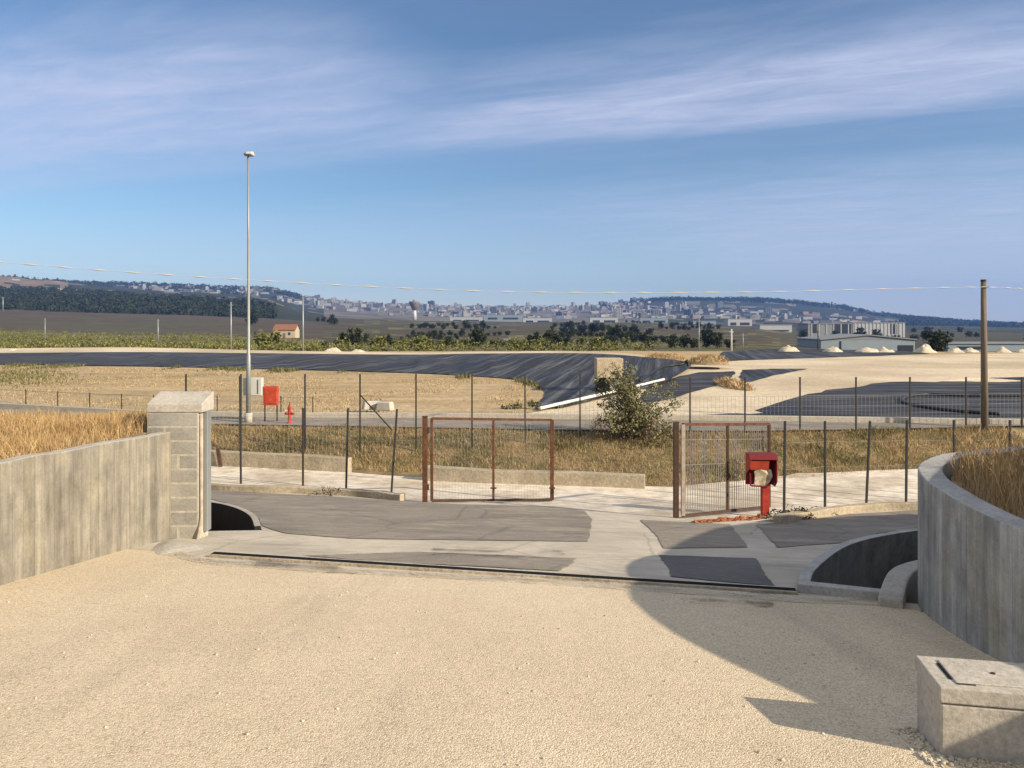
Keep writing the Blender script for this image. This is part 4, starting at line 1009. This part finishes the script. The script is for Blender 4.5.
def s_right():
    x, y = random.uniform(3.8, 10), random.uniform(3.5, 9.7)
    xw = min((abs(py-y), px_) for px_, py in WL)[1]
    near = min((px_-x)**2+(py-y)**2 for px_, py in WL)
    if x < xw+.32 or near < .1: return None
    if y > 8.3 and y > 8.3+(x-4.75)*.42: return None
    if random.random() < .35 and near > 4: return None
    return (x, y, .02)
grass('dry_grass', 16000, s_right, (.16, .40), .006, M['straw'], 'tall dry straw-coloured grass growing in the bed behind the curved wall', .28, True)
def s_left():
    x, y = random.uniform(-15, -5.05), random.uniform(5.5, 13.2)
    if x < -.9*y-1: return None
    return (x, y, .11-.006*(y-7)-2.2*smooth01((y-12.2-max(0, -x-6)*.1)/3.2))
grass('dry_grass', 42000, s_left, (.08, .25), .0065, M['straw'], 'golden dry grass covering the raised ground behind the left concrete wall', .30)
def s_bank():
    x = random.uniform(-14, 17); yb, yt = pw(YB, x), pw(YT, x); y = random.uniform(yb-.1, yt+.15)
    return (x, y, zn(x, y)-.06)
grass('dry_grass', 52000, s_bank, (.04, .17), .013, M['straw_bank'], 'dry brown grass covering the bank below the upper road', .5)
mc_ = [(at(708,361,62), 1.6, 2.0, .45), (pl(733,387), .75, 3.2, .4), (at(664,358,72), 2.0, 2.6, .35)]
def s_mound():
    c, rx, ry, h = random.choice(mc_); a = random.uniform(0, 6.28); r_ = random.random()**.5
    return (c.x+math.cos(a)*r_*rx, c.y+math.sin(a)*r_*ry, c.z-.1+h*(1-r_**1.4))
grass('dry_grass', 2600, s_mound, (.12, .38), .05, M['straw'], 'straw-coloured dry grass on the tan earth mounds by the grey liner', .5)
def s_bankg():
    p = s_bank()
    return p if noise.noise(Vector((p[0]*.45, p[1]*.9, 21))) > .18 else None
grass('green_weeds', 6000, s_bankg, (.06, .22), .02, M['green_weed'], 'patches of olive-green weeds among the dry grass of the bank', .5)
BINN = [(v.x, v.y) for v in B]
def s_field():
    y = random.uniform(30, 70); u = random.uniform(-60, 560); x = (u-512)/F*y
    v = VH+(EYE-UP)*F/y
    if v < pw(Bp[:8], u)+1: return None
    if u > 530: return None
    if v > pw(list(kerb_px), u)-1.5: return None
    if noise.noise(Vector((x*.18, y*.18, 3))) < -.05: return None
    return (x, y, UP)
grass('dry_grass', 16000, s_field, (.03, .10), .035, M['straw_field'], 'thin dry grass over the tan field between the road and the black basin', .5)
def s_edge():
    u = random.uniform(0, 540); v = pw(Bp, u)+abs(random.gauss(0, 1.5)); p = pl(u, v)
    if noise.noise(Vector((p.x*.25, 0, 3))) < .05: return None
    return tuple(p)
grass('green_weeds', 2500, s_edge, (.08, .3), .06, M['green_weed'], 'olive-green weeds along the rim of the black basin', .5)
def s_gp():
    u = random.gauss(18, 30); v = random.gauss(376, 5); 
    if v < 367 or v > 392 or u > 120: return None
    return tuple(pl(u, v))
grass('green_weeds', 2600, s_gp, (.05, .2), .05, M['green_weed'], 'green weeds on the left side of the dry field', .5)
def clump(mb, c, r, n, ls, flat=.8, mi=0):
    for _ in range(n):
        d = Vector((random.gauss(0,1), random.gauss(0,1), random.gauss(0,1)*flat)).normalized()*r*random.random()**.5
        p = c+d; a = Vector((random.gauss(0,1), random.gauss(0,1), random.gauss(0,1))).normalized(); b = a.cross(Vector((random.gauss(0,1), random.gauss(0,1), random.gauss(0,1)))).normalized()
        s_ = ls*random.uniform(.6, 1.4); w_ = s_*.45
        mb.quad(tuple(p-a*s_), tuple(p-b*w_), tuple(p+a*s_), tuple(p+b*w_), mi)
# the olive bush by the road
d = 24.6; p0 = Vector(((634-512)/F*d, d, 0)); p0.z = zn(p0.x, p0.y)
root = empty('olive_bush', p0, 'wild grey-green olive bush on the bank between the two gate leaves', 'bush')
st = MB(); lv = MB(); tw = MB()
for k in range(25):
    az = random.uniform(0, 6.28); sp = random.uniform(.15, 1.4); hh = random.uniform(1.35, 2.9)*(1.06-.36*sp)
    tip = p0+Vector((math.cos(az)*sp-.2*hh*(sp<.7)+.05, math.sin(az)*sp*.7, hh)); mid = p0+Vector((math.cos(az)*sp*.35, math.sin(az)*sp*.3, hh*.5))
    path = catmull([p0+Vector((random.gauss(0,.06), random.gauss(0,.06), -.1)), mid, tip], 6); st.tube(path, [.032*(1-.8*i/len(path)) for i in range(len(path))], 5)
    for i, q in enumerate(path):
        if i < 3: continue
        for _ in range(2): clump(lv if random.random() < .40+.12*i else tw, q+Vector((random.gauss(0,.13), random.gauss(0,.13), random.gauss(0,.12)-.03)), random.uniform(.08, .22), 22, .040)
for k in range(120):
    az = random.uniform(0, 6.28); sp = random.uniform(.1, 1.4); c = p0+Vector((math.cos(az)*sp, math.sin(az)*sp*.7-.1, random.uniform(.0, .95)*(1.15-.5*sp)))
    clump(tw if random.random() < .6 else lv, c, .25, 34, .045)
st.build('stems', M['bark'], root, smooth=True); lv.build('leaves', M['olive'], root); tw.build('dry_twigs', M['olive_dry'], root)
# small weeds by the kerbs
for (u, v, n, hgt_, mt, lab) in ((797,520,800,.14,'dark_leaf','dark weedy tuft at the foot of the kerb right of the red pedestal'), (331,497,90,.25,'olive_dry','thin dry weed on the kerb between two near fence posts'),
                              (516,412,420,.35,'green_weed','low green shrub at the right corner of the dry field'), (806,515,120,.14,'olive_dry','low dry weed on the kerb behind the dark weedy tuft')):
    q = hit(u, v) if v > 440 else pl(u, v)
    if v < 440: q += Vector((0,1.2,0))
    root = empty('weed_tuft', q, lab, 'weed')
    mb = MB()
    for k in range(8): clump(mb, q+Vector((random.gauss(0,.32 if v > 440 else .7), random.gauss(0,.1), abs(random.gauss(0,.5))*hgt_)), .16, n//8, .035 if v > 440 else .07)
    mb.build('foliage', M[mt], root)
    mb = MB()
    for k in range(4): mb.tube([q, q+Vector((random.gauss(0,.1), random.gauss(0,.05), hgt_))], .008, 4)
    mb.build('stem', M['bark'], root)
# tree prototypes for the plain
def tree_proto(name, h, w, mat, n, ls):
    root = bpy.data.objects.new(name, None); mb = MB()
    for k in range(n//22):
        a = random.uniform(0, 6.28); r_ = w/2*random.random()**.6*.8; zz = h*random.uniform(.14, .86); r_ *= 1-.5*abs(zz/h-.5)
        clump(mb, Vector((math.cos(a)*r_, math.sin(a)*r_, zz)), w*.2, 22, ls)
    cr = mb.build('crown', mat, None); cr.parent = root
    mb = MB(); mb.tube([(0,0,-.3), (.05,0,h*.3), (0,.05,h*.6)], [w*.05, w*.04, w*.02], 6); tr = mb.build('trunk', M['bark'], None); tr.parent = root
    return root, [cr, tr]
protos = [tree_proto('tree', 5.5, 6, M['dark_leaf'], 700, .42), tree_proto('tree', 4, 5.5, M['dark_leaf'], 500, .4), tree_proto('tree', 3, 4.5, M['scrub_leaf'], 420, .36), tree_proto('tree', 7, 6, M['dark_leaf'], 800, .45)]
used = set()
def place_tree(k, u, d, s, label, group, name='tree'):
    root, parts = protos[k]; x = (u-512)/F*d; z = terr_xy(x, d)
    if k in used:
        r_ = root.copy(); C.objects.link(r_)
        for p in parts:
            c = p.copy(); C.objects.link(c); c.parent = r_
    else:
        used.add(k); r_ = root; C.objects.link(root)
    r_.location = (x, d, z-.1*s); r_.scale = (s, s, s); r_.rotation_euler = (0, 0, random.uniform(0, 6.28))
    return tag(r_, label, 'tree', group)
place_tree(2, 268, 130, 1.15, 'bright green bushy tree in front of the small farmhouse', 'trees on the plain')
place_tree(3, 252, 620, 1.9, 'dark tree at the right end of the dark grove behind the lamp post', 'trees on the plain')
place_tree(0, 616, 330, 1.2, 'largest round dark tree on the brown plain, behind the cream chamber', 'trees on the plain')
place_tree(0, 707, 330, 1.2, 'dark tree right behind the thin white pole on the tan mound', 'trees on the plain')
place_tree(1, 937, 110, .75, 'dark tree amid the pale heaps right of the blue-grey shed', 'trees on the plain')
place_tree(3, 333, 720, 1.5, 'dark tree standing out right of the pale pole by the farmhouse', 'trees on the plain')
place_tree(2, 378, 120, .8, 'yellow-green bush above the black slope right of the paired heaps', 'trees on the plain')
place_tree(2, 424, 122, .9, 'broad yellow-green bush above the middle of the black slope', 'trees on the plain')
place_tree(0, 551, 200, .8, 'small dark tree above the right part of the black slope', 'trees on the plain')
for row in range(30):
    u0 = random.uniform(325, 780); d0 = random.choice((160, 200, 260, 330, 420, 520, 620, 620, 760, 900, 1050, 1200))*random.uniform(.9, 1.1); sl = random.gauss(0, .25); n_ = random.randint(4, 10)
    for i in range(n_):
        sp = 5.2*(1+.6*(d0 > 450)); d = d0+i*sp*sl+random.gauss(0, 2); u = u0+(i-n_/2)*sp*random.uniform(.8, 1.3)*F/d0*.55
        if u < 315 or u > 800: continue
        place_tree(random.choice((0, 1, 1, 3)), u, d, random.uniform(.35, .68)*(1+.7*(d > 450)), 'small dark tree scattered over the brown plain in front of the town', 'small trees over the brown plain')
for i in range(30):
    u = random.uniform(318, 640); d = random.uniform(118, 230)
    place_tree(2, u, d, random.uniform(.45, .8), 'low green bush on the plain just beyond the black slope', 'green bushes beyond the black slope')
for i in range(34):
    u = random.uniform(800, 1040); d = random.choice((520, 620, 760, 1000))*random.uniform(.9, 1.1)
    place_tree(random.choice((0, 1, 3)), u, d, random.uniform(1.0, 1.8), 'dark tree in the belt beside and behind the long industrial building', 'trees around the industrial buildings')
# scrub, grove and far woods: masses
mb = MB()
for i in range(1500):
    u = random.uniform(-60, 320) if i % 6 else random.uniform(300, 660); d = 108+230*random.random()**1.6; x = (u-512)/F*d; z = terr(u, d); r_ = random.uniform(.6, 1.3)
    if noise.noise(Vector((x*.02, d*.02, 1))) < -.25: continue
    clump(mb, Vector((x, d, z+r_*.5)), r_, 60, .19)
tag(mb.build('green_scrub', M['scrub_leaf']), 'belt of yellow-green scrub beyond the black basin on the left', 'scrub', kind='stuff')
def blobs(name, n, sample, mat, label, size, cat):
    mb = MB()
    for i in range(n):
        q = sample()
        if q is None: continue
        r_ = size*random.uniform(.6, 1.35); clump(mb, Vector((q[0], q[1], q[2]+r_*.6)), r_, 26, r_*.42)
    return tag(mb.build(name, mat), label, cat, kind='stuff')
def s_grove():
    u = random.uniform(-60, 275); d = random.uniform(880, 1600); 
    if u > 215 and d > 1250: return None
    return ((u-512)/F*d, d, terr(u, d))
blobs('olive_grove', 2600, s_grove, M['dark_leaf'], 'dark olive grove covering the low hill on the left', 4.2, 'grove')
def s_wood():
    u = random.choice((random.uniform(-40, 300), random.uniform(630, 900), random.uniform(880, 1090))); d = random.uniform(2600, 4050)
    if u < 300 and d < 3300 and noise.noise(Vector((u*.03, d*.002, 0))) < .1: return None
    if u > 630 and u < 900 and d < 3500: return None
    return ((u-512)/F*d, d, terr(u, d))
blobs('distant_wood', 6500, s_wood, M['far_leaf'], 'dark woods along the distant ridges', 9, 'woods')

# ------------------------------------------------------------------ buildings
q = at(287, 338.5, 340); q.z = terr_xy(q.x, q.y)
root = empty('farmhouse', q, 'small cream farmhouse with a terracotta roof in the fields left of centre', 'farmhouse')
w_, dp, h_, rh = 9.5, 7.0, 3.6, 2.2; cx, cy, cz = q.x-.2, q.y, q.z
def gable(mb, cx, cy, cz, w, d, h, rh): 
    mb.box((cx, cy, cz+h/2), (w, d, h+.001))
    for sx in (-1, 1): mb.tri((cx+sx*w/2, cy-d/2, cz+h), (cx+sx*w/2, cy+d/2, cz+h), (cx+sx*w/2, cy, cz+h+rh))
mb = MB(); gable(mb, cx, cy, cz, w_, dp, h_, rh); mb.build('wall', M['plaster'], root)
mb = MB()
for sy in (-1, 1):
    a_ = [(cx-w_/2-.3, cy+sy*(dp/2+.4), cz+h_-.2), (cx+w_/2+.3, cy+sy*(dp/2+.4), cz+h_-.2), (cx+w_/2+.3, cy, cz+h_+rh+.05), (cx-w_/2-.3, cy, cz+h_+rh+.05)]
    mb.quad(*a_); mb.quad(*[(a[0], a[1], a[2]+.2) for a in a_][::-1]); mb.quad(a_[0], a_[1], (a_[1][0], a_[1][1], a_[1][2]+.2), (a_[0][0], a_[0][1], a_[0][2]+.2))
mb.build('roof', M['tile'], root)
for dx in (-2.5, 2.2):
    mb = MB(); mb.box((cx+dx, cy-dp/2-.02, cz+1.9), (1.0, .1, 1.2)); mb.build('window', M['glass_dark'], root)
mb = MB(); mb.box((cx, cy-dp/2-.02, cz+1.1), (1.1, .1, 2.2)); mb.build('door', M['wood'], root)
# water tower
d = 1500; q = at(414.5, 321, d); q.z = terr_xy(q.x, q.y)-2; S = d/F
root = empty('water_tower', q, 'white water tower with a wide funnel-shaped reddish tank at the edge of the town', 'water tower')
mb = MB(); mb.tube([(q.x, d, q.z), (q.x, d, EYE-(309-VH)*S)], [4.2, 3.4], 14); mb.build('shaft', M['white_paint'], root, smooth=True)
mb = MB(); mb.tube([(q.x, d, EYE-(310.5-VH)*S), (q.x, d, EYE-(303-VH)*S), (q.x, d, EYE-(301.5-VH)*S)], [3.6, 10.5, 10.8], 18); mb.build('tank', HOUSE[2], root, smooth=True)
mb = MB(); mb.tube([(q.x, d, EYE-(301.6-VH)*S), (q.x, d, EYE-(299.8-VH)*S)], [4, 3.2], 12); mb.build('lantern', M['shed_grey'], root)
# industrial buildings
def shed(name, u0, u1, vt_, vb_, d, mat, label, cat='industrial building', depth=30, bays=(), roof=None, cols=0, sink=3):
    x0, x1 = (u0-512)/F*d, (u1-512)/F*d; zt = EYE-(vt_-VH)/F*d; zb = EYE-(vb_-VH)/F*d-sink; cx = (x0+x1)/2; W = x1-x0
    root = empty(name, (cx, d+depth/2, zb), label, cat)
    mb = MB(); mb.box((cx, d+depth/2, (zt+zb)/2), (W, depth, zt-zb)); mb.build('wall', mat, root)
    mb = MB(); rh = roof if roof else .6
    if roof:
        P = [(x0-.5, zt), (cx, zt+rh), (x1+.5, zt), (x1+.5, zt+.4), (cx, zt+rh+.4), (x0-.5, zt+.4)]
        A = [(a_, d-.6, b_) for a_, b_ in P]; Bq = [(a_, d+depth+.6, b_) for a_, b_ in P]; mb.poly(A); mb.poly(Bq[::-1])
        for i in range(6): mb.quad(A[i], Bq[i], Bq[(i+1)%6], A[(i+1)%6])
        mb.tri((x0, d-.05, zt), (x1, d-.05, zt), (cx, d-.05, zt+rh))
    else: mb.box((cx, d+depth/2, zt+.3), (W+1, depth+1, .6))
    mb.build('roof', M['shed_grey'], root)
    for b0, b1, t0, t1 in bays:
        mb = MB(); mb.box((x0+W*(b0+b1)/2, d-.05, zb+sink+(zt-zb-sink)*(t0+t1)/2), (W*(b1-b0), .3, (zt-zb-sink)*(t1-t0))); mb.build('window_band', M['glass_dark'], root)
    for i in range(cols):
        mb = MB(); mb.box((x0+W*(i+.5)/cols, d-.15, (zt+zb)/2), (.9, .4, zt-zb-.2)); mb.build('pilaster', M['shed_white'], root)
    return root
shed('warehouse', 821, 915, 340, 351.5, 300, M['shed'], 'low wide blue-grey warehouse with a shallow pitched roof behind the pale heaps', 'warehouse', 25, [(.82,.98,.0,.55),(.20,.215,0,.9)], roof=1.8)
shed('factory', 808, 852, 324, 334, 700, M['shed_grey'], 'long grey factory with dark glazed bays above the blue-grey warehouse, left section', bays=[(.08,.2,.1,.95),(.6,.98,.05,.98)], cols=6, depth=25)
shed('factory', 853, 905, 323, 334, 705, M['shed_white'], 'pale factory wing with vertical pilasters above the right end of the blue-grey warehouse', bays=[(.72,.85,.0,.9)], cols=14, depth=25)
shed('factory', 760, 792, 325, 332, 900, M['shed_white'], 'white industrial shed left of the long grey factory', bays=[(.1,.9,.1,.3)], depth=25)
for (u0, u1, vt_, vb_, d, mt, lab) in ((450,482,317,322.5,1500,'shed_white','longest white low shed below the town, right of the water tower'), (484,522,315,320,1700,'shed','blue-roofed low shed below the town, in line above the right part of the black slope'),
        (405,440,321,325,1300,'shed','grey-blue shed just below and right of the water tower'), (523,552,318,323,1600,'shed_white','white shed below the town at the very middle of the view'), (590,618,317.5,323,1600,'shed_white','white shed below the densest part of the town'),
        (693,716,321,326,1400,'shed','blue shed near the thin white pole below the wooded hill'), (728,752,319,326,1300,'shed_white','white shed below the wooded hill left of the white factory shed'), (640,668,318,323,1600,'shed','blue-grey shed below the pink houses under the wooded hill')):
    shed('industrial_shed', u0, u1, vt_, vb_, d, M[mt], lab, 'shed', 20, [(.1,.35,.1,.5),(.5,.9,.1,.5)], sink=6)
shed('shed', 948, 1040, 344, 350, 320, M['shed'], 'long low blue-grey shed roof behind the heaps at the wooden pole', 'shed', 18, [(.1,.4,.1,.6)], sink=3)
shed('field_shelter', 505, 521, 341, 344, 220, M['shed_white'], 'small pale shelter on the plain above the black slope', 'shelter', 4, [(.1,.9,.1,.6)], sink=1)
# town: shared meshes
def house_proto(w, d, h, mat, floors):
    mb = MB(); mb.box((0,0,h/2-5), (w, d, h+10)); mb.box((w*.2, 0, h+1.2), (w*.35, d*.5, 2.4))
    for f_ in range(floors):
        for k in range(4):
            x = -w/2+w*(k+.5)/4; mb.box((x, -d/2-.05, h*(f_+.55)/floors), (w*.11, .3, h/floors*.5), 0, 1)
        for k in range(3): mb.box((w/2+.05, -d/2+d*(k+.5)/3, h*(f_+.55)/floors), (.3, d*.14, h/floors*.5), 0, 1)
    me = mb.build('apartment_building', [mat, M['glass_dark']]); return me
hp = [house_proto(16, 12, 13, HOUSE[0], 4), house_proto(13, 11, 9, HOUSE[1], 3), house_proto(22, 13, 19, HOUSE[3], 6), house_proto(12, 10, 7, HOUSE[2], 2), house_proto(15, 13, 22, HOUSE[0], 7), house_proto(20, 11, 10, HOUSE[1], 3)]
town_used = set()
def put_house(k, u, d, s=1.0):
    o = hp[k]
    if k in town_used: o = o.copy(); C.objects.link(o)
    town_used.add(k)
    x = (u-512)/F*d; o.location = (x, d, terr_xy(x, d)); o.scale = (s, s, s); o.rotation_euler = (0, 0, random.uniform(-.7, .7))
    return tag(o, 'small pale building of the distant hillside town under the skyline', 'building', 'buildings of the distant town')
for i in range(285):
    if i < 95: u = random.uniform(380, 640); d = random.uniform(3000, 4050)
    elif i < 175: u = random.uniform(590, 720); d = random.uniform(2600, 3950 if u < 640 else 3150)
    elif i < 245: u = random.uniform(140, 380); d = random.uniform(2900, 3850)
    elif i < 262: u = random.uniform(720, 800); d = random.uniform(1900, 2900)
    elif i < 275: u = random.uniform(380, 760); d = random.uniform(1900, 2600)
    else: u = random.uniform(840, 890); d = random.uniform(3300, 3900)
    put_house(random.choice((0,1,1,2,3,3,4,5)), u, d, random.uniform(.65, 1.25))

mb = MB(); mats_ = HOUSE
for i in range(1500):
    if i < 620: u = random.uniform(370, 650); d = random.uniform(2500, 4040)
    elif i < 1000: u = random.uniform(560, 735); d = random.uniform(2300, 3950 if u < 640 else 3150)
    elif i < 1300: u = random.uniform(130, 380); d = random.uniform(2700, 3900)
    else: u = random.uniform(640, 900); d = random.uniform(1900, 3000)
    if noise.noise(Vector((u*.03, d*.003, 9))) < -.2: continue
    x = (u-512)/F*d; h = random.uniform(4, 10); mb.box((x, d, terr_xy(x, d)+h/2-3), (random.uniform(9, 34), random.uniform(9, 14), h+6), random.uniform(-.6, .6), random.choice((0, 0, 1, 1, 2, 3)))
tag(mb.build('town_buildings', mats_), 'dense mass of tiny pale buildings filling the distant hillside town', 'town', kind='stuff')

# ------------------------------------------------------------------ haze
HAZE = 0.000105
mb = MB(); mb.box((0, 3000, 145), (22000, 6390, 350))
m_ = bpy.data.materials.new('haze'); m_.use_nodes = True; nt = m_.node_tree; nt.nodes.clear()
out = nt.nodes.new('ShaderNodeOutputMaterial'); pv = nt.nodes.new('ShaderNodeVolumePrincipled')
pv.inputs['Density'].default_value = HAZE; pv.inputs['Color'].default_value = (.17, .36, .88, 1); pv.inputs['Anisotropy'].default_value = 0.0
nt.links.new(pv.outputs[0], out.inputs['Volume'])
tag(mb.build('haze', m_), kind='stuff')
